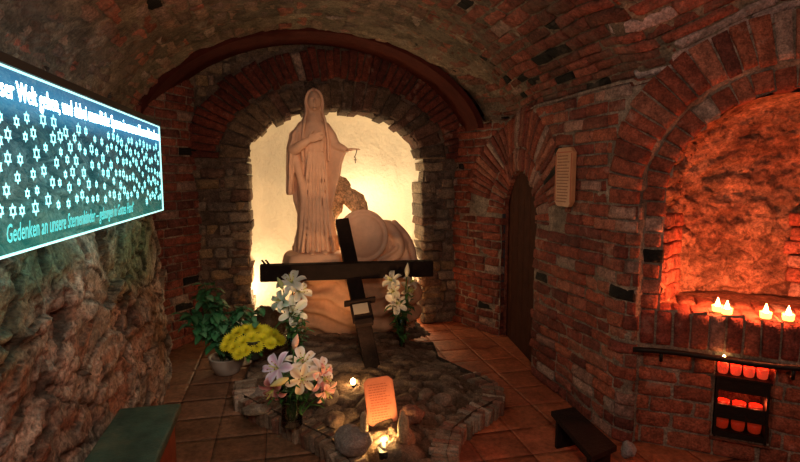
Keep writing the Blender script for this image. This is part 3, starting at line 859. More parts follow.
for j in range(nv):
    for i in range(nu):
        x = -.36+1.9*i/(nu-1); y = 2.15+2.9*j/(nv-1); inn = inpoly(x, y) or y > 4.4 and -.2 < x < 1.3; kk[(i, j)] = inn
        d_, p_ = noise.voronoi(V((x*(9 if x > .8 else 6), y*(20 if x > .8 else 8), 1))); c = noise.cell(p_[0]*3.3)
        z = (mz(x, y) if inpoly(x, y) else .14)+.018*smooth(d_[1]-d_[0], 0, .2)+.012*c
        pts.append((x, y, z)); k = .55+.6*smooth(d_[1]-d_[0], 0, .15)
        cols.append(tuple(a*k for a in mixc((.11, .07, .045), (.21, .15, .105), clamp(.5+c))))
mb.grid(pts, nu, nv, cols=cols, keep=lambda i, j: kk[(i, j)] and kk[(i+1, j)] and kk[(i, j+1)] and kk[(i+1, j+1)])
b0_ = len(mb.v)
skirt = [(x, y) for x, y in poly]
vs_ = [(x, y, .11) for x, y in skirt]+[(x, y, -.004) for x, y in skirt]; n = len(skirt)
mb.add(vs_, [(i, (i+1) % n, n+(i+1) % n, n+i) for i in range(n)], (.1, .07, .05))
tag(mb.build('rockery_mound', 'earth', loc=(.5, 3.4, 0)), 'low mound of brown earth and small stones around the foot of the cross', 'rockery')
def edging(name, line, side, label, skip=0):
    mb = MB(); f, L_, _ = polypath(line, .05)
    s = skip
    while s < L_:
        w_ = random.uniform(.026, .044); p, d = f(s+w_/2); nr = V((-d.y, d.x))*side; d2 = d
        ln = random.uniform(.13, .17)
        o_ = p-nr*.02; k = random.uniform(.7, 1.25)
        M_ = Matrix(((nr.x, d2.x, 0, o_.x), (nr.y, d2.y, 0, o_.y), (0, 0, 1, 0), (0, 0, 0, 1))) @ Matrix.Rotation(random.uniform(-.12, .12), 4, 'Z') @ Matrix.Rotation(random.uniform(-.08, .16), 4, 'Y')
        c = random.choice(((.30, .23, .17), (.24, .17, .12), (.34, .26, .20), (.26, .13, .09)))
        mb.box((-ln/2, -w_/2+.003, .0), (ln/2, w_/2-.003, random.uniform(.088, .108)), tuple(x*k for x in c), M_, .007)
        s += w_
    return tag(mb.build(name, 'stone', loc=(line[4][0], line[4][1], 0)), label, 'edging')
edging('stone_edging', out_l[2:], -1, 'curved kerb of upright stones left of the lily vase, edging the mound')
edging('stone_edging', out_r[2:], 1, 'curved kerb of upright stones on the right side of the mound ending in a point')

def boulder(px, py, z, r, label, c=(.22, .18, .15), sq=(1, .8, .6), name='boulder', fl=1.):
    p = P(px, py, Z=z); mb = MB(); o = random.uniform(0, 90); pts = []
    nu, nv = 34, 22; rz = random.uniform(0, PI)
    for j in range(nv+1):
        ph = PI*j/nv
        for i in range(nu):
            t = 2*PI*i/nu; q = V((math.sin(ph)*math.cos(t), math.sin(ph)*math.sin(t), -math.cos(ph)))
            d_, pp = noise.voronoi(q*1.3+V((o, o, o))); k = 1+.22*nz(q, 1.3, o)+.10*noise.cell(pp[0]*7)*smooth(d_[1]-d_[0], 0, .2)+.05*fbm(q, 4, o)
            q = Matrix.Rotation(rz, 3, 'Z') @ V((q.x*sq[0], q.y*sq[1], q.z*sq[2])); pts.append(q*r*k)
    mb.grid(pts, nu, nv+1, c, wrapu=True)
    ob = mb.build(name, 'stone'); ob.location = (p.x, p.y, p.z); return tag(ob, label, 'rock')
B = boulder
B(352, 440, .17, .12, 'grey rounded boulder left of the glowing lamp below the inscribed slab', (.25, .21, .19))
B(322, 398, .15, .11, 'large brown boulder right of the glass lily vase', (.20, .15, .115), (1.2, .8, .55))
B(335, 420, .14, .07, 'brown stone between the large boulder and the grey boulder', (.21, .14, .10))
B(262, 395, .08, .10, 'flat layered stone at the left corner of the mound', (.27, .21, .18), (1.3, .9, .35))
B(258, 410, .10, .075, 'flat pale stone under the layered corner stone, left of the vase', (.25, .20, .16), (1.3, .8, .4))
B(412, 415, .18, .075, 'reddish square stone right of the inscribed slab', (.25, .12, .08), (1, .8, .8))
B(425, 395, .17, .06, 'long grey stone behind the reddish square stone', (.20, .16, .12), (.6, 1.3, .6))
B(443, 400, .15, .06, 'upright tan stone in the middle of the right side of the mound', (.26, .18, .13), (.6, 1, .8))
B(418, 372, .17, .07, 'brown stone behind the slab toward the slim vase', (.17, .12, .09), (1.3, .7, .5))
B(340, 350, .14, .11, 'dark low stone left of the cross foot', (.12, .085, .065), (1.6, .7, .45))
B(405, 440, .15, .065, 'brown stone lit by the lamp on its right side', (.34, .22, .14), (.7, 1, 1))
B(364, 426, .25, .042, 'upright tan shard of stone left of the slab support', (.42, .30, .18), (.5, .6, 2.0))
B(403, 428, .25, .048, 'upright tan shard of stone right of the slab support', (.42, .30, .18), (.6, .6, 1.9))
B(330, 372, .15, .07, 'low brown stone beside the small glowing lamp', (.25, .15, .09), (1.4, .7, .4))
B(392, 352, .15, .08, 'dark stone to the right of the cross foot', (.13, .09, .07), (1.3, .8, .5))
B(266, 326, .26, .17, 'dark brown boulder behind the yellow chrysanthemums at the niche foot', (.16, .10, .06), (1.1, .7, 1.0))
B(628, 450, .04, .05, 'grey stone on the floor at the wall corner by the kneeling bench', (.28, .28, .29), (1, .8, .9))
B(455, 388, .13, .05, 'small tan stone at the back of the pointed end', (.24, .18, .14), (1.2, .7, .5))

# ------------------------------------------------------------------ cross
cb_ = P(373, 372, Z=.14); ct = P(342, 221, Y=4.66)
ccx = None
axc = (ct-cb_).normalized()
def proj(p):
    v = V(p)-CAM; d = v.dot(FW); return 400+F*v.dot(RT)/d, 231-F*v.dot(UP)/d
tc_ = min((i/200 for i in range(201)), key=lambda t: abs(proj(cb_.lerp(ct, t))[1]-271))
cc = cb_.lerp(ct, tc_)
cross = thing('wooden_cross', 'dark wooden cross leaning back on the mound before the statue', 'cross', (cb_.x, cb_.y, .1))
def beam(mb, a, b, w, d, upv, bev=.008, taper=1.):
    a, b = V(a), V(b); z = (b-a).normalized(); x = z.cross(V(upv)).normalized(); y = z.cross(x)
    M_ = Matrix(((x.x, y.x, z.x, a.x), (x.y, y.y, z.y, a.y), (x.z, y.z, z.z, a.z), (0, 0, 0, 1)))
    mb.box((-w/2, -d/2, 0), (w/2, d/2, (b-a).length), (.5, .5, .5), M_, bev)
    return M_
mb = MB(); Mb = beam(mb, cb_-axc*.06, ct, .118, .085, (0, 1, 0))
part(mb, 'upright_beam', 'darkwood', cross)
la = P(260, 273, Y=cc.y-.04); lb = P(432, 268, Y=cc.y-.04)
mb = MB(); beam(mb, la, lb, .10, .135, (0, 0, 1), .01)
part(mb, 'cross_beam', 'darkwood', cross)
for k in (0, 1):
    mb = MB(); q_ = la+V((.06+.03*k, 0, .045)); mb.tube([q_, q_+V((-.045, 0, .06))], .008, 8); part(mb, 'peg', 'darkwood', cross)
hb = cb_.lerp(ct, min((i/200 for i in range(201)), key=lambda t: abs(proj(cb_.lerp(ct, t))[1]-316)))
fwd = V((0, -1, 0)); nrm_ = (fwd-axc*fwd.dot(axc)).normalized(); sdv = axc.cross(nrm_).normalized()
Mh = Matrix(((-sdv.x, nrm_.x, axc.x, hb.x), (-sdv.y, nrm_.y, axc.y, hb.y), (-sdv.z, nrm_.z, axc.z, hb.z), (0, 0, 0, 1)))
hold = thing('cross_plate_holder', 'small dark roofed box with a pale card fixed on the cross upright', 'box', tuple(hb))
mb = MB(); mb.box((-.082, .045, -.085), (.082, .085, .075), (.5,)*3, Mh, .006); part(mb, 'backboard', 'blackwood', hold)
mb = MB(); mb.box((-.125, .04, .075), (.125, .115, .095), (.5,)*3, Mh, .004); part(mb, 'roof', 'blackwood', hold)
mb = MB(); mb.box((-.055, .086, -.025), (.065, .09, .062), (.5,)*3, Mh)
cd_ = part(mb, 'card', 'paper', hold); cd_['label'] = 'pale card with dark markings'
mb = MB()
for x_, z_, w_, hh_ in ((-.045, -.015, .012, .045), (-.02, -.015, .01, .05), (.005, -.01, .012, .05), (.03, .0, .02, .02), (-.03, .042, .05, .010), (.03, .04, .025, .012)):
    mb.box((x_, .0902, z_), (x_+w_, .0912, z_+hh_), (.5,)*3, Mh)
m_ = mb.build('markings', 'ink', cd_); m_.matrix_parent_inverse = Matrix.Translation(-V(hold.location))
mb = MB(); mb.box((-.07, .05, -.125), (.07, .10, -.075), (.5,)*3, Mh, .006); part(mb, 'tray', 'blackwood', hold)

# ------------------------------------------------------------------ inscribed slab on its support + lamp
sp0 = P(384, 426, Y=2.86); sp1 = P(377.5, 377, Y=2.98)
sup_ = (sp1-sp0).normalized(); sn = (V((-.12, -1, .35))-sup_*V((-.12, -1, .35)).dot(sup_)).normalized(); sr = sup_.cross(sn)*-1
H_ = (sp1-sp0).length; Ms = Matrix(((sr.x, -sn.x, sup_.x, sp0.x), (sr.y, -sn.y, sup_.y, sp0.y), (sr.z, -sn.z, sup_.z, sp0.z), (0, 0, 0, 1)))
if sr.x < 0: Ms = Ms @ Matrix.Scale(-1, 4, V((1, 0, 0)))
def octo(mb, M_, w, h, c, d, bev=.004):
    o8 = [(-w/2+c, 0), (w/2-c, 0), (w/2, c), (w/2, h-c), (w/2-c, h), (-w/2+c, h), (-w/2, h-c), (-w/2, c)]
    bm = bmesh.new(); vs = [bm.verts.new((x, 0, z)) for x, z in o8]; f = bm.faces.new(vs)
    r = bmesh.ops.extrude_face_region(bm, geom=[f]); bmesh.ops.translate(bm, verts=[v for v in r['geom'] if isinstance(v, bmesh.types.BMVert)], vec=(0, d, 0))
    bmesh.ops.bevel(bm, geom=bm.edges[:], offset=bev, segments=2, affect='EDGES'); bmesh.ops.recalc_face_normals(bm, faces=bm.faces); bm.verts.index_update()
    mb.add([M_ @ v.co for v in bm.verts], [tuple(v.index for v in f.verts) for f in bm.faces], smooth=False); bm.free()
slab = thing('inscribed_slab', 'orange terracotta slab with cut corners and rows of lettering, propped on the mound', 'slab', tuple(sp0))
mb = MB(); octo(mb, Ms, .178, H_, .026, .03); part(mb, 'slab_face', 'terracotta', slab)
def pseudo_lines(mb, M_, w, z0, z1, n, y, hgt=.004, seed=1):
    rr = random.Random(seed)
    for k in range(n):
        z = lerp(z1, z0, k/(n-1)); x = -w/2+rr.uniform(0, .01); xe = w/2-rr.uniform(0, .04)
        while x < xe:
            l = min(rr.uniform(.006, .022), xe-x)
            if l > .003: mb.box((x, y-.0012, z), (x+l, y, z+hgt), (.5,)*3, M_)
            x += l+.004
mb = MB(); pseudo_lines(mb, Ms, .14, .03, H_-.045, 15, 0, .006, 3); part(mb, 'lettering', 'terraline', slab)
mb = MB(); mb.box((-.055, .005, -.13), (.055, .05, .02), (.5,)*3, Ms, .005); part(mb, 'support', 'terracotta', slab)
mb = MB()
for x_ in (-.056, .052): mb.box((x_, -.0, -.14), (x_+.006, .04, .012), (.5,)*3, Ms)
part(mb, 'bracket', 'blackmetal', slab)
lp = P(385, 459, Y=2.62)
lamp = thing('spot_lamp', 'small black cylindrical spotlight at the foot of the inscribed slab', 'lamp', tuple(lp))
to = (V((.05, 1, .25))).normalized(); mb = MB()
q0 = lp-to*.05+V((0, 0, .03)); mb.tube([q0, q0+to*.012, q0+to*.1], [.022, .036, .038], 20); part(mb, 'housing', 'blackmetal', lamp)
mb = MB(); mb.tube([q0+to*.098, q0+to*.104], .034, 20); part(mb, 'bulb', 'bulb', lamp)
mb = MB(); mb.tube([(lp.x, lp.y-.01, lp.z+.03), (lp.x, lp.y-.01, .13)], .01, 8); mb.box((lp.x-.04, lp.y-.04, .118), (lp.x+.04, lp.y+.03, .13)); part(mb, 'stand', 'blackmetal', lamp)
l2 = P(353, 384, Z=.19)
lamp2 = thing('small_lamp', 'small glowing lamp among the stones left of the inscribed slab', 'lamp', tuple(l2))
mb = MB(); mb.lathe([(.028, -.03), (.03, -.005), (.02, 0)], 16, tuple(l2)); part(mb, 'holder', 'blackmetal', lamp2)
mb = MB(); mb.ell(l2+V((0, 0, .016)), (.017, .017, .024), None, 14, 10); part(mb, 'bulb', 'bulb', lamp2)

# ------------------------------------------------------------------ plants and flowers
def curve3(a, b, c, n=9):
    return [a.lerp(b, i/(n-1)).lerp(b.lerp(c, i/(n-1)), i/(n-1)) for i in range(n)]
def petal(mb, o, d, up_, L_, w, curl, c0, c1, n=9):
    d = d.normalized(); up_ = (up_-d*up_.dot(d)).normalized(); s = d.cross(up_)
    pts = []; cols = []
    for i in range(n):
        t = i/(n-1); q = o+d*(L_*math.sin(t*1.35)/1.0*.95)+up_*(L_*(.55*t-curl*t**2.6)); ww = w*math.sin(PI*min(t*.93+.05, 1))**.8*(1 if t < .98 else .2)
        for k, x in enumerate((-1, -.5, 0, .5, 1)):
            pts.append(q+s*ww*x+up_*(abs(x)*ww*.35-.0)); cc_ = mixc(c1, c0, min(1, abs(x)*1.2)) if t < .8 else c0
            cols.append(cc_)
    mb.grid(pts, 5, n, cols=cols)
def leafblade(mb, o, d, L_, w, droop, c, n=8, up_=V((0, 0, 1))):
    d = d.normalized(); s = d.cross(up_); s = s.normalized() if s.length > .01 else V((1, 0, 0)); pts = []; cols = []
    for i in range(n):
        t = i/(n-1); q = o+d*L_*t-V((0, 0, 1))*droop*L_*t*t; ww = w*math.sin(PI*(t*.92+.06))**.75
        for x in (-1, 0, 1): pts.append(q+s*ww*x+up_*abs(x)*ww*.3); cols.append(tuple(a*(.8+.4*(x == 0)) for a in c))
    mb.grid(pts, 3, n, cols=cols)
GR = [(.035, .13, .03), (.05, .16, .045), (.03, .10, .035), (.06, .17, .04)]
def lily(px, py, Y, base, face, size, label, group, c0=(.78, .74, .70), c1=(.75, .50, .55), bud=False, nleaf=5, throat=(.55, .62, .18)):
    hd = P(px, py, Y=Y); face = V(face).normalized(); base = V(base)
    r = thing('lily', label, 'flower', tuple(base), group)
    mid = base.lerp(hd, .55); mid.z += .05; back = hd-face*size*.35; mid = (mid+back)/2-face*size*.3+V((0, 0, -.04))
    path = curve3(base, mid, back, 10)
    mb = MB(); mb.tube(path, [.0045]*10, 6, (.04, .13, .03)); part(mb, 'stem', 'stem', r)
    mb = MB()
    for k in range(nleaf):
        i = 3+int(k*6/nleaf); a = random.uniform(0, 2*PI); leafblade(mb, path[min(i, 9)], V((math.cos(a), math.sin(a), random.uniform(.2, .9))), random.uniform(.07, .12), .011, random.uniform(.1, .7), random.choice(GR))
    part(mb, 'leaves', 'leaf', r)
    a_ = face.orthogonal().normalized(); b_ = face.cross(a_)
    if bud:
        mb = MB(); ps = curve3(back, back+face*size*.5, back+face*size, 9); mb.tube(ps, [.006, .012, .018, .021, .021, .018, .013, .008, .002], 10, c0); part(mb, 'bud', 'petal', r); return r
    ph = random.uniform(0, 1)
    for k in range(6):
        A = ph+k*PI/3; mb = MB(); d = a_*math.cos(A)+b_*math.sin(A); w_ = .019 if k % 2 else .026
        petal(mb, back, d, face, size*.60*random.uniform(.92, 1.08), w_*size/.17, random.uniform(.35, .62), c0, c1); part(mb, 'petal', 'petal', r)
    mb = MB()
    for k in range(6):
        A = ph+k*PI/3+.5; d = (face+(a_*math.cos(A)+b_*math.sin(A))*.38).normalized(); e = back+d*size*.42
        mb.tube([back, e], .0018, 5, throat); mb.ell(e, (.004, .004, .004), None, 6, 4, (.25, .07, .02))
    mb.tube([back, back+face*size*.5], .003, 6, throat); part(mb, 'stamens', 'petal', r)
    return r
def glassvase(name, c, prof_, label, water=True):
    r = thing(name, label, 'vase', tuple(c))
    mb = MB(); ins = [(max(a-.004, .001), z) for a, z in prof_[::-1]]; ins[-1] = (ins[-1][0], prof_[0][1]+.008)
    mb.lathe([(.001, prof_[0][1])]+prof_+ins+[(.001, prof_[0][1]+.008)], 32, tuple(c), caps=False); part(mb, 'vessel', 'glass', r)
    return r
# front vase
v1 = P(292, 424, Z=.14)
glassvase('glass_vase', v1, [(.062, 0), (.066, .004), (.060, .06), (.058, .13), (.066, .20), (.075, .225)], 'wide clear glass vase holding the pink and white lilies at the front')
b1_ = v1+V((0, 0, .03)); yv = v1.y
WH = (.80, .74, .74); PK = (.80, .40, .38); CRM = (.80, .72, .50)
g1 = None
lily(272, 367, yv-.06, b1_+V((-.02, 0, 0)), (-.6, -.8, .5), .19, 'large white and violet lily, leftmost open bloom of the front bouquet', g1, (.74, .68, .80), (.66, .42, .60))
lily(304, 357, yv+.02, b1_+V((.01, .01, 0)), (.1, -.7, .9), .20, 'large pale lily, topmost bloom of the front bouquet', g1, (.80, .76, .68), (.74, .58, .38))
lily(303, 380, yv-.12, b1_+V((.01, -.02, 0)), (.1, -1, .25), .17, 'cream lily facing forward in the middle of the front bouquet', g1, (.80, .72, .54), (.72, .5, .3))
lily(325, 366, yv-.02, b1_+V((.03, 0, 0)), (.5, -.7, .7), .16, 'white lily at the upper right of the front bouquet', g1, (.80, .74, .68), (.74, .55, .40))
lily(328, 380, yv-.06, b1_+V((.03, -.01, 0)), (.8, -.8, .0), .17, 'pink lily at the right edge of the front bouquet', g1, (.80, .48, .42), (.70, .26, .24))
lily(330, 396, yv-.08, b1_+V((.03, -.01, 0)), (.6, -.8, -.5), .14, 'small pink lily hanging lowest on the right of the bouquet', g1, (.80, .52, .46), (.70, .26, .26))
lily(269, 396, yv-.10, b1_+V((-.03, -.01, 0)), (-.5, -.8, -.5), .16, 'pink lily drooping on the lower left of the front bouquet', g1, (.78, .42, .40), (.66, .22, .24))
lily(282, 381, yv-.12, b1_+V((-.02, -.01, 0)), (-.85, -.3, -.2), .11, 'closed yellowish lily bud in the middle of the front bouquet', g1, (.72, .66, .28), bud=True)
lily(295, 344, yv+.03, b1_+V((0, .01, 0)), (.25, -.2, 1), .10, 'upright pinkish lily bud above the front bouquet', g1, (.72, .46, .34), bud=True)
# tall left group
v2 = P(292, 372, Z=.16)+V((.02, .16, 0))
glassvase('glass_vase', v2, [(.04, 0), (.045, .004), (.038, .06), (.042, .14), (.055, .22)], 'slender glass vase hidden behind the front bouquet holding tall white lilies')
b2_ = v2+V((0, 0, .03)); y2 = v2.y
lily(290, 277, y2+.10, b2_+V((0, .01, 0)), (-.2, -.6, .8), .22, 'topmost white lily of the tall left bouquet, against the crossbeam', None, (.76, .78, .74), (.66, .72, .60))
lily(304, 289, y2+.08, b2_+V((.02, 0, 0)), (.6, -.7, .5), .20, 'white lily at the right side of the tall left bouquet', None, (.76, .78, .72), (.66, .70, .58))
lily(276, 300, y2+.04, b2_+V((-.02, 0, 0)), (-.7, -.7, .4), .18, 'greenish white lily at the left side of the tall left bouquet', None, (.60, .76, .68), (.45, .66, .50))
lily(293, 310, y2-.02, b2_+V((0, -.02, 0)), (0, -1, .4), .22, 'lowest and largest white lily of the tall left bouquet', None, (.78, .80, .74), (.62, .70, .56))
lily(281, 285, y2+.12, b2_, (-.4, -.2, 1), .11, 'greenish lily bud in the tall left bouquet', None, (.35, .45, .22), bud=True)
# right group
v3 = P(402, 353, Z=.0); v3.z = .10
v3 = P(402, 353, Z=.12)
glassvase('glass_vase', v3, [(.04, 0), (.042, .004), (.022, .02), (.024, .12), (.034, .24), (.046, .30)], 'tall slim glass vase on the right side of the cross')
b3_ = v3+V((0, 0, .03)); y3 = v3.y
lily(389, 278, y3+.02, b3_, (-.6, -.6, .6), .17, 'upper left white lily of the bouquet right of the cross', None, (.74, .74, .64), (.66, .66, .50))
lily(398, 303, y3-.05, b3_, (0, -1, .3), .19, 'lowest white lily of the bouquet right of the cross', None, (.80, .78, .70), (.70, .66, .52))
lily(412, 290, y3, b3_, (.7, -.7, .3), .17, 'cream lily on the right of the bouquet right of the cross', None, (.80, .72, .52), (.72, .58, .36))
lily(414, 279, y3+.02, b3_, (.6, -.4, .7), .15, 'pale lily at the upper right of the bouquet right of the cross', None, (.76, .72, .58), (.7, .6, .4))
lily(391, 291, y3-.02, b3_, (-.8, -.6, .2), .14, 'small pale lily on the left of the bouquet right of the cross', None, (.7, .70, .58), (.6, .6, .45))
lily(407, 272, y3, b3_, (.05, -.1, 1), .12, 'upright white lily bud standing over the crossbeam', None, (.72, .74, .55), bud=True)
def foliage(label, base, hd, n, ln, spread, name='greenery_sprig', wid=.014):
    r = thing(name, label, 'foliage', tuple(base)); base = V(base)
    mb = MB(); lf = MB()
    for k in range(n):
        e = V(hd)+V((random.gauss(0, spread), random.gauss(0, spread*.5), random.gauss(0, spread*.8))); pth = curve3(base, base.lerp(e, .5)+V((0, 0, .04)), e, 8)
        mb.tube(pth, .0028, 5)
        for i in range(2, 8):
            for _ in range(3):
                a = random.uniform(0, 2*PI); leafblade(lf, pth[i], V((math.cos(a), math.sin(a), random.uniform(-.2, .8))), random.uniform(.5, 1)*ln, wid, random.uniform(.1, .6), random.choice(GR))
    part(mb, 'stems', 'stem', r); part(lf, 'leaves', 'leaf', r); return r
foliage('dark green leaves among the front lilies above the wide vase', b1_, P(297, 383, Y=yv+.02), 9, .07, .06)
foliage('dark green leaves below the tall left lilies', b2_, P(293, 318, Y=y2+.03), 9, .07, .06)
foliage('dark green leaves below the lilies in the slim right vase', b3_, P(400, 305, Y=y3+.02), 9, .08, .055)
# yellow chrysanthemums
v4 = P(252, 372, Z=.14)+V((0, .25, 0)); v4.z = .16
mb = MB(); mb.lathe([(.05, 0), (.055, .005), (.07, .14), (.075, .15), (.066, .15), (.05, .02)], 28, tuple(v4))
tag(mb.build('flower_pot', 'darkpot', loc=tuple(v4)), 'dark pot in shade under the yellow chrysanthemums', 'pot')
heads = [(230, 340, 0), (238, 333, .02), (247, 330, .05), (256, 329, .07), (265, 331, .07), (273, 335, .05), (279, 341, .03), (234, 348, -.05), (243, 342, -.03), (252, 338, -.01), (262, 339, -.01), (270, 344, -.03), (245, 351, -.07), (257, 347, -.05), (266, 335, .02), (227, 346, -.03), (239, 354, -.08)]
words = ['at the left end of the yellow cluster', 'at the upper left of the yellow cluster', 'on top left of the yellow cluster', 'topmost in the yellow cluster', 'on top right of the yellow cluster', 'at the upper right of the yellow cluster', 'at the far right end of the yellow cluster', 'at the lower left of the yellow cluster', 'left of centre in the yellow cluster', 'in the centre of the yellow cluster', 'right of centre in the yellow cluster', 'at the lower right beside the white lily', 'at the bottom of the yellow cluster', 'just below the centre of the yellow cluster', 'between the top right blooms of the yellow cluster', 'outermost on the left edge of the yellow cluster', 'lowest bloom of the yellow cluster, on its left']
for (px, py, dy), wd in zip(heads, words):
    hd = P(px, py, Y=v4.y+dy); face = (V((0, -.7, .9))+(hd-v4-V((0, 0, .25)))*1.5).normalized(); r = thing('chrysanthemum', 'yellow chrysanthemum bloom '+wd, 'flower', tuple(hd), 'yellow chrysanthemums in the dark pot')
    mb = MB(); mb.tube(curve3(v4+V((random.uniform(-.03, .03), random.uniform(-.03, .03), .05)), v4.lerp(hd, .6), hd-face*.012, 7), .003, 5); part(mb, 'stem', 'stem', r)
    mb = MB(); a_ = face.orthogonal().normalized(); b2 = face.cross(a_)
    for ringk, (n_, L_, tl) in enumerate(((18, .060, .15), (16, .050, .5), (13, .038, .95), (8, .023, 1.8))):
        for k in range(n_):
            A = 2*PI*(k+.5*ringk)/n_; d = (a_*math.cos(A)+b2*math.sin(A)+face*tl).normalized()
            s = d.cross(face).normalized()*.0078; q = hd; c = mixc((.88, .80, .04), (.70, .74, .05), random.random()*.6)
            mb.add([q-s*.6, q+s*.6, q+d*L_*.6+s*1.2+face*.004, q+d*L_+face*.012, q+d*L_*.6-s*1.2+face*.004], [(0, 1, 2, 3, 4)], c)
    part(mb, 'bloom', 'mum', r)
foliage('green chrysanthemum leaves under the yellow blooms', v4+V((0, 0, .1)), P(252, 356, Y=v4.y), 10, .06, .06, wid=.016)
# potted plant at the left
pp = P(226, 377, Z=0); pp.y += .1
r = thing('potted_plant', 'green leafy plant in a pale round pot by the left rock wall', 'plant', tuple(pp))
mb = MB(); mb.lathe([(.085, 0), (.10, .01), (.135, .09), (.14, .13), (.145, .14), (.13, .14), (.12, .11), (.02, .10)], 36, tuple(pp)); part(mb, 'pot', 'pot', r)
stm = MB(); lf = MB()
for k in range(46):
    e = P(random.gauss(217, 16), random.gauss(318, 20), Y=pp.y+random.uniform(-.12, .14)); b = pp+V((random.uniform(-.06, .06), random.uniform(-.05, .05), .11))
    pth = curve3(b, b.lerp(e, .6)+V((0, 0, .06)), e, 9); stm.tube(pth, .003, 5)
    for i in (4, 5, 6, 7, 8):
        for _ in range(2 if i > 5 else 1):
            a = random.uniform(0, 2*PI); L_ = random.uniform(.06, .10)
            c = random.choice(((.04, .18, .07), (.06, .24, .10), (.10, .30, .15), (.03, .12, .05)))
            leafblade(lf, pth[i], V((math.cos(a), math.sin(a), random.uniform(-.1, .5))), L_, L_*.36, random.uniform(.2, .9), c)
part(stm, 'stems', 'stem', r); part(lf, 'leaves', 'leaf', r)

# ------------------------------------------------------------------ benches
bb = thing('stone_bench', 'low bench with worn green slab seat against the left rock wall', 'bench', (-.69, 2.0, 0))
mb = MB(); mb.box((-.825, .6, .375), (-.53, 2.79, .42), (.5,)*3, None, .012); part(mb, 'seat', 'greenstone', bb)
mb = MB(); mb.box((-.81, .62, 0), (-.56, 2.76, .375), (.5,)*3, None, .01); part(mb, 'base', 'benchside', bb)
kn = thing('kneeling_bench', 'small dark wooden kneeling bench at the foot of the brick wall', 'bench', (1.6, 2.5, 0))
A4 = [P(551, 411, Z=.2), P(574, 407, Z=.2), P(617, 446, Z=.2), P(592, 457, Z=.2)]
mb = MB(); vs = [p_+V((0, 0, dz)) for dz in (-.028, 0) for p_ in A4]
mb.add(vs, [(0, 1, 2, 3)[::-1], (4, 5, 6, 7), (0, 1, 5, 4), (1, 2, 6, 5), (2, 3, 7, 6), (3, 0, 4, 7)], smooth=False); part(mb, 'seat', 'blackwood', kn)
for f_ in (.10, .86):
    pa, pb = A4[0].lerp(A4[3], f_), A4[1].lerp(A4[2], f_); dirv = (A4[3]-A4[0]).normalized()*.025; pa = pa.lerp(pb, .06); pb = pb.lerp(pa, .06)
    mb = MB(); q = [pa, pb, pb+dirv, pa+dirv]; vs = [V((x.x, x.y, z)) for z in (0, .172) for x in q]
    mb.add(vs, [(0, 1, 5, 4), (1, 2, 6, 5), (2, 3, 7, 6), (3, 0, 4, 7), (0, 3, 2, 1), (4, 5, 6, 7)], smooth=False); part(mb, 'leg', 'darkwood', kn)
mb = MB(); pa, pb = A4[0].lerp(A4[3], .14), A4[0].lerp(A4[3], .86); ins_ = (A4[1]-A4[0]).normalized(); q = [pa+ins_*.1, pb+ins_*.1, pb+ins_*.12, pa+ins_*.12]
vs = [V((x.x, x.y, z)) for z in (.05, .10) for x in q]; mb.add(vs, [(0, 1, 5, 4), (1, 2, 6, 5), (2, 3, 7, 6), (3, 0, 4, 7), (0, 3, 2, 1), (4, 5, 6, 7)], smooth=False); part(mb, 'stretcher', 'darkwood', kn)

# ------------------------------------------------------------------ wall plaque
py_, pz_ = 3.235, 1.585
q, dq = fR(sB-(3.235-2.62)); qx = q.x-.045
Mp = Matrix(((0, 1, 0, qx), (-1, 0, 0, py_), (0, 0, 1, pz_-.20), (0, 0, 0, 1)))
pq_ = thing('wall_plaque', 'tall tan plaque with cut corners and lettering on the right brick wall', 'plaque', (qx, py_, pz_))
mb = MB(); octo(mb, Mp, .225, .40, .035, .03); part(mb, 'plate', 'plaque', pq_)
mb = MB(); pseudo_lines(mb, Mp, .17, .03, .34, 16, 0, .007, 5); part(mb, 'lettering', 'plaqueline', pq_)
mb = MB()
for a_, b_ in (((-.095, .365), (.095, .372)), ((-.100, .03), (-.095, .36)), ((.095, .03), (.100, .36))): mb.box((a_[0], -.003, a_[1]), (b_[0], 0, b_[1]), (.5,)*3, Mp)
part(mb, 'border', 'terraline', pq_)

# ------------------------------------------------------------------ candle wall: rail, candles, votives
rl = thing('iron_rail', 'dark iron rail running along the brick front below the candle sill', 'rail', tuple(WR(sB+.1, .60, .05)))
mb = MB(); pth = [WR(sB+.075+k*.05, .598+.008*math.sin(k*.4)+.001*k, .045) for k in range(27)]
mb.tube(pth, .0155, 10); part(mb, 'bar', 'iron', rl)
for ss in (.22, .83, 1.25):
    mb = MB(); q1 = WR(sB+ss, .596, .04); mb.tube([q1, WR(sB+ss, .55, .035), WR(sB+ss, .545, -.07)], .010, 8); part(mb, 'bracket', 'iron', rl)
def tea(px, py, label, red=True):
    # candle in a cup on the sill
    best = None
    for h in [-.10-.01*k for k in range(40)]:
        for s in [SC-.45+.02*k for k in range(52)]:
            q = WR(s, SILL+.045, h); x, y = proj(q); e = (x-px)**2+(y-py)**2
            if best is None or e < best[0]: best = (e, s, h)
    q = WR(best[1], SILL, best[2]); q.z = SILL+.004
    r = thing('candle', label, 'candle', tuple(q), 'lit candles on the brick sill')
    mb = MB(); mb.lathe([(.024, 0), (.026, .003), (.029, .034), (.0265, .034), (.024, .004)], 20, tuple(q)); part(mb, 'glass_cup', 'candleglass', r)
    mb = MB(); mb.lathe([(.001, .003), (.022, .003), (.022, .02), (.001, .018)], 18, tuple(q)); part(mb, 'wax', 'wax', r)
    mb = MB(); mb.lathe([(.001, .019), (.010, .028), (.013, .040), (.008, .056), (.001, .078)], 12, tuple(q)); part(mb, 'flame', 'flame', r)
    return q
tq = [tea(718, 304, 'lit candle on the sill, leftmost, in the touching pair'), tea(726, 311, 'lit candle on the sill, front one of the touching pair'),
      tea(765, 312, 'lit candle standing alone in the middle of the sill'), tea(788, 317, 'lit candle on the sill nearest the right edge of the picture')]
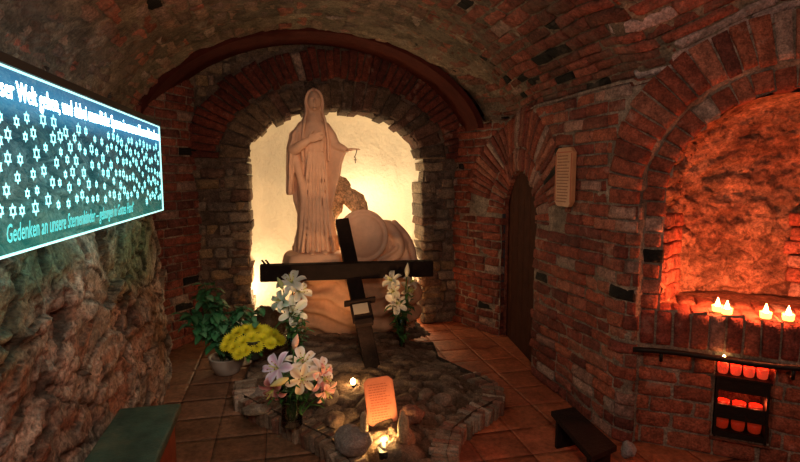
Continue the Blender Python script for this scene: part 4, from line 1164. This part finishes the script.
rk = thing('votive_rack', 'dark iron rack with stepped shelves in the recess of the brick front', 'rack', tuple(WR(sB+.63, .12, -.1)))
def Wb(mb, s0, s1, t0, t1, h0_, h1_):
    vs = [WR(s, t, h) for t in (t0, t1) for s, h in ((s0, h0_), (s1, h0_), (s1, h1_), (s0, h1_))]
    mb.add(vs, [(0, 1, 5, 4), (1, 2, 6, 5), (2, 3, 7, 6), (3, 0, 4, 7), (0, 3, 2, 1), (4, 5, 6, 7)], smooth=False)
x0, x1 = sB+.507, sB+.758
for z0_, z1_, hh_ in ((.395, .475, -.05), (.235, .315, -.05), (.13, .165, -.05)):
    mb = MB(); Wb(mb, x0, x1, z0_, z1_, hh_-.012, hh_); Wb(mb, x0, x1, z0_+.02, z0_+.03, hh_-.18, hh_); part(mb, 'shelf', 'iron', rk)
for xx in (x0, x1-.012):
    mb = MB(); Wb(mb, xx, xx+.012, .125, .475, -.2, -.045); part(mb, 'side_panel', 'iron', rk)
mb = MB(); Wb(mb, sB+.50, sB+.765, .468, .482, -.20, -.04); part(mb, 'top_shelf', 'iron', rk)
vq = []
def votive(ss, z, h, label, m_='redglass', sc_=1.):
    q = WR(ss, z, h); q.z = z; r = thing('votive_light', label, 'candle', tuple(q), 'red votive lights in the iron rack')
    mb = MB(); mb.lathe([(.024*sc_, 0), (.030*sc_, .006), (.034*sc_, .035), (.033*sc_, .055), (.030*sc_, .055), (.026*sc_, .01)], 22, tuple(q)); part(mb, 'glass_cup', m_, r)
    mb = MB(); mb.lathe([(.001, .008), (.024*sc_, .009), (.026*sc_, .022), (.001, .022)], 16, tuple(q)); part(mb, 'wax', 'wax', r); vq.append((q, m_))
for k, nme in enumerate(('left end', 'second from left', 'second from right', 'right end')):
    votive(sB+.54+.062*k, .482, -.10, 'glowing red votive glass on top of the rack, '+nme, 'redglass', .82)
for k, nme in enumerate(('left', 'middle', 'right')):
    votive(sB+.553+.078*k, .265, -.11, 'red votive glass on the middle shelf of the rack, '+nme, 'midredglass')
for k, nme in enumerate(('left', 'middle', 'right')):
    votive(sB+.553+.078*k, .16, -.11, 'dim red votive glass on the bottom shelf of the rack, '+nme, 'dimredglass')
q = WR(sB+.535, .568, -.045); 
r = thing('candle', 'small lit candle just below the iron rail above the votive rack', 'candle', tuple(q))
mb = MB(); mb.lathe([(.016, -.035), (.018, 0), (.015, 0), (.014, -.03)], 14, tuple(q)); part(mb, 'glass_cup', 'redglass', r)
mb = MB(); mb.lathe([(.001, -.02), (.014, -.010), (.018, .004), (.012, .018), (.001, .036)], 12, tuple(q)); part(mb, 'flame', 'flame', r)
q_s = q

# ------------------------------------------------------------------ edge-lit sign
XS = -.72; sy0, sy1, sz0, sz1 = .95, 3.51, 1.383, 1.897
sg_ = thing('lit_glass_sign', 'long edge-lit blue glass sign with stars and German lettering on the left wall', 'sign', (XS, (sy0+sy1)/2, sz0))
mb = MB(); mb.box((XS-.006, sy0, sz0), (XS, sy1, sz1)); part(mb, 'glass_panel', 'signglass', sg_)
mb = MB(); mb.box((XS-.022, sy0, sz1), (XS+.010, sy1, sz1+.028)); part(mb, 'top_rail', 'rail', sg_)
mb = MB()
mb.box((XS-.004, sy0, sz1-.006), (XS+.0015, sy1, sz1-.001)); mb.box((XS-.006, sy0, sz0-.003), (XS+.0015, sy1, sz0+.003)); mb.box((XS-.006, sy1-.003, sz0), (XS+.0015, sy1+.001, sz1-.006))
e_ = part(mb, 'glowing_edge', 'edge', sg_); e_['label'] = 'bright line of light around the panel edge'
for yy in (1.5, 2.5, 3.35):
    mb = MB(); mb.tube([(XS-.01, yy, sz1-.03), (XS-.25, yy, sz1-.03)], .008, 10); part(mb, 'wall_bracket', 'blackmetal', sg_)
# stars: outlined six-pointed
mb = MB(); rs = random.Random(11); placed = []; tries = 0
def tri(mb, cy, cz, R_, w, ph):
    a = [ph+k*2*PI/3 for k in range(3)]; o3 = [(cy+R_*math.cos(x), cz+R_*math.sin(x)) for x in a]; i3 = [(cy+(R_-w*2)*math.cos(x), cz+(R_-w*2)*math.sin(x)) for x in a]
    vs = [(XS+.0012, y, z) for y, z in o3+i3]; mb.add(vs, [(k, (k+1) % 3, 3+(k+1) % 3, 3+k) for k in range(3)], smooth=False)
while len(placed) < 190 and tries < 20000:
    tries += 1; y = rs.uniform(sy0+.05, sy1-.05); z = rs.uniform(sz0+.115, sz1-.125)
    if y > 3.1: z = rs.uniform(sz0+.07, sz1-.125)
    R_ = rs.choice((.021, .024, .027, .031)); 
    if any(math.hypot(y-a, z-b) < .052 for a, b, _ in placed): continue
    placed.append((y, z, R_))
placed.sort()
rest = MB()
for k_, (y, z, R_) in enumerate(placed):
    mb = MB() if k_ < 100 else rest; R_ *= .85
    tri(mb, y, z, R_, .0036, PI/2); tri(mb, y, z, R_, .0036, -PI/2)
    if k_ < 100: part(mb, 'etched_star', 'etch', sg_)
o = part(rest, 'etched_stars', 'etch', sg_); o['kind'] = 'stuff'
def text3d(body, name, m_, y0, y1, zb, hgt, shear=0, bold=0., strokes=1):
    cu = bpy.data.curves.new('t', 'FONT'); cu.body = body; cu.size = 1; cu.shear = shear; cu.offset = bold; cu.extrude = 0; cu.resolution_u = 2
    o = bpy.data.objects.new('t', cu); C.objects.link(o); dg = bpy.context.evaluated_depsgraph_get(); dg.update()
    me = bpy.data.meshes.new_from_object(o.evaluated_get(dg)); bpy.data.objects.remove(o)
    xs = [v.co.x for v in me.vertices]; ys = [v.co.y for v in me.vertices]; w_ = max(xs)-min(xs); x0_ = min(xs)
    k = (y1-y0)/w_; kz = hgt/.72
    # cut the line into words at the wide gaps
    spans = []
    for p in me.polygons:
        a = min(me.vertices[i].co.x for i in p.vertices); b = max(me.vertices[i].co.x for i in p.vertices); spans.append([a, b])
    spans.sort(); words_ = []
    for a, b in spans:
        if words_ and a < words_[-1][1]+.17: words_[-1][1] = max(words_[-1][1], b)
        else: words_.append([a, b])
    for wa, wb in words_:
        vs = []; fs = []; ix = {}
        for p in me.polygons:
            if wa-1e-4 <= me.vertices[p.vertices[0]].co.x <= wb+1e-4:
                for i in p.vertices:
                    if i not in ix: ix[i] = len(vs); v = me.vertices[i]; vs.append((XS+.0018, y0+(v.co.x-x0_)*k, zb+v.co.y*kz))
                fs.append(tuple(ix[i] for i in p.vertices))
        mb = MB()
        for c_ in range(strokes): mb.add([(x+.0003*c_, y+(c_-(strokes-1)/2)*.0016, z) for x, y, z in vs], fs, smooth=False)
        part(mb, name, m_, sg_)
    bpy.data.meshes.remove(me)
text3d('Kinder, die leise von dieser Welt gehen, und dabei unendliche Spuren in unseren Herzen hinterlassen', 'headline_word', 'letter', sy0+.08, sy1-.03, sz1-.088, .056, 0, .004, 3)
text3d('Gedenken an unsere Sternenkinder \u2013 geborgen in Gottes Hand\u201c', 'script_word', 'script', 1.585, 2.84, sz0+.035, .052, .25, .006)
# ------------------------------------------------------------------ lights
def point(name, loc, col, w, r=.03):
    l = bpy.data.lights.new(name, 'POINT'); l.color = col; l.energy = w; l.shadow_soft_size = r
    o = bpy.data.objects.new(name, l); C.objects.link(o); o.location = loc; return o
def spot(name, loc, to, col, w, ang=70, r=.03, blend=.6):
    l = bpy.data.lights.new(name, 'SPOT'); l.color = col; l.energy = w; l.shadow_soft_size = r; l.spot_size = math.radians(ang); l.spot_blend = blend
    o = bpy.data.objects.new(name, l); C.objects.link(o); o.location = loc
    o.rotation_euler = (V(to)-V(loc)).to_track_quat('-Z', 'Y').to_euler(); return o
def area(name, loc, to, col, w, sx, sy):
    l = bpy.data.lights.new(name, 'AREA'); l.color = col; l.energy = w; l.shape = 'RECTANGLE'; l.size = sx; l.size_y = sy
    o = bpy.data.objects.new(name, l); C.objects.link(o); o.location = loc
    o.rotation_euler = (V(to)-V(loc)).to_track_quat('-Z', 'Y').to_euler(); return o
WARM = (1, .62, .28)
point('niche_lamp_left_glow', (-.12, 5.5, .42), (1, .72, .38), 14, .05)
point('niche_lamp_right_glow', (1.42, 5.52, .55), (1, .72, .38), 18, .05)
point('niche_lamp_top_glow', (.85, 5.62, 1.35), (1, .76, .45), 15, .06)
point('niche_lamp_centre_glow', (.60, 5.12, .86), (1, .62, .25), 1.6, .03)
point('candle_glow', tq[0]+V((.0, -.0, .09)), (1, .20, .07), 13, .02)
point('candle_glow_mid', tq[2]+V((.0, -.0, .09)), (1, .20, .07), 12, .02)
point('candle_glow_right', tq[3]+V((.0, -.0, .09)), (1, .20, .07), 11, .02)
for k_, (q_, m_) in enumerate(vq[:7]): point('votive_glow', q_+V((0, 0, .07)), (1, .13, .04), .4, .015)
point('small_candle_glow', q_s+WR(sB+.535, 0, .07)-WR(sB+.535, 0, 0), (1, .25, .06), .3, .01)
spot('slab_spot', q0+to*.12, sp0+V((0, 0, .12)), (1, .48, .22), 5, 120, .02, .8)
point('slab_lamp_glow', q0+to*.13+V((0, 0, .03)), (1, .58, .20), 7, .02)
point('small_lamp_glow', l2+V((0, 0, .05)), (1, .55, .2), 2.6, .015)
area('sign_strip', (XS-.03, 2.25, sz1-.02), (XS-.10, 2.25, 1.0), (.35, .75, .9), .45, 2.4, .02)
area('sign_strip_low', (XS-.03, 2.4, sz0), (XS-.12, 2.4, .6), (.20, 1, .65), .6, 2.4, .02)
point('hall_lamp', (.2, -.1, 2.25), (1, .72, .54), 84, .25)
spot('flower_fill', (.9, 1.4, 2.45), (.0, 3.55, .45), (1, .82, .66), 85, 26, .05, .9)  # added key light to brighten the flowers, no fixture of its own
point('rear_fill', (.45, 3.0, 2.45), (1, .50, .27), 7, .15)  # unseen fill light, added to lift the back of the hall
spot('statue_spot', l2+V((.05, .0, .08)), (.55, 5.0, 1.3), (1, .50, .21), 26, 75, .04, .8)
spot('statue_fill', (.75, 2.7, 2.5), (.45, 5.0, 1.45), (1, .56, .30), 75, 36, .05, .9)  # added light reaching the statue over the crossbeam, no real fixture up there
w = bpy.data.worlds.new('w'); sc.world = w; w.use_nodes = True; w.node_tree.nodes['Background'].inputs[0].default_value = (.02, .012, .01, 1); w.node_tree.nodes['Background'].inputs[1].default_value = .4

sc.view_settings.view_transform = 'Standard'; sc.view_settings.look = 'None'; sc.view_settings.gamma = 1; sc.view_settings.exposure = 0
sc.view_settings.use_curve_mapping = False
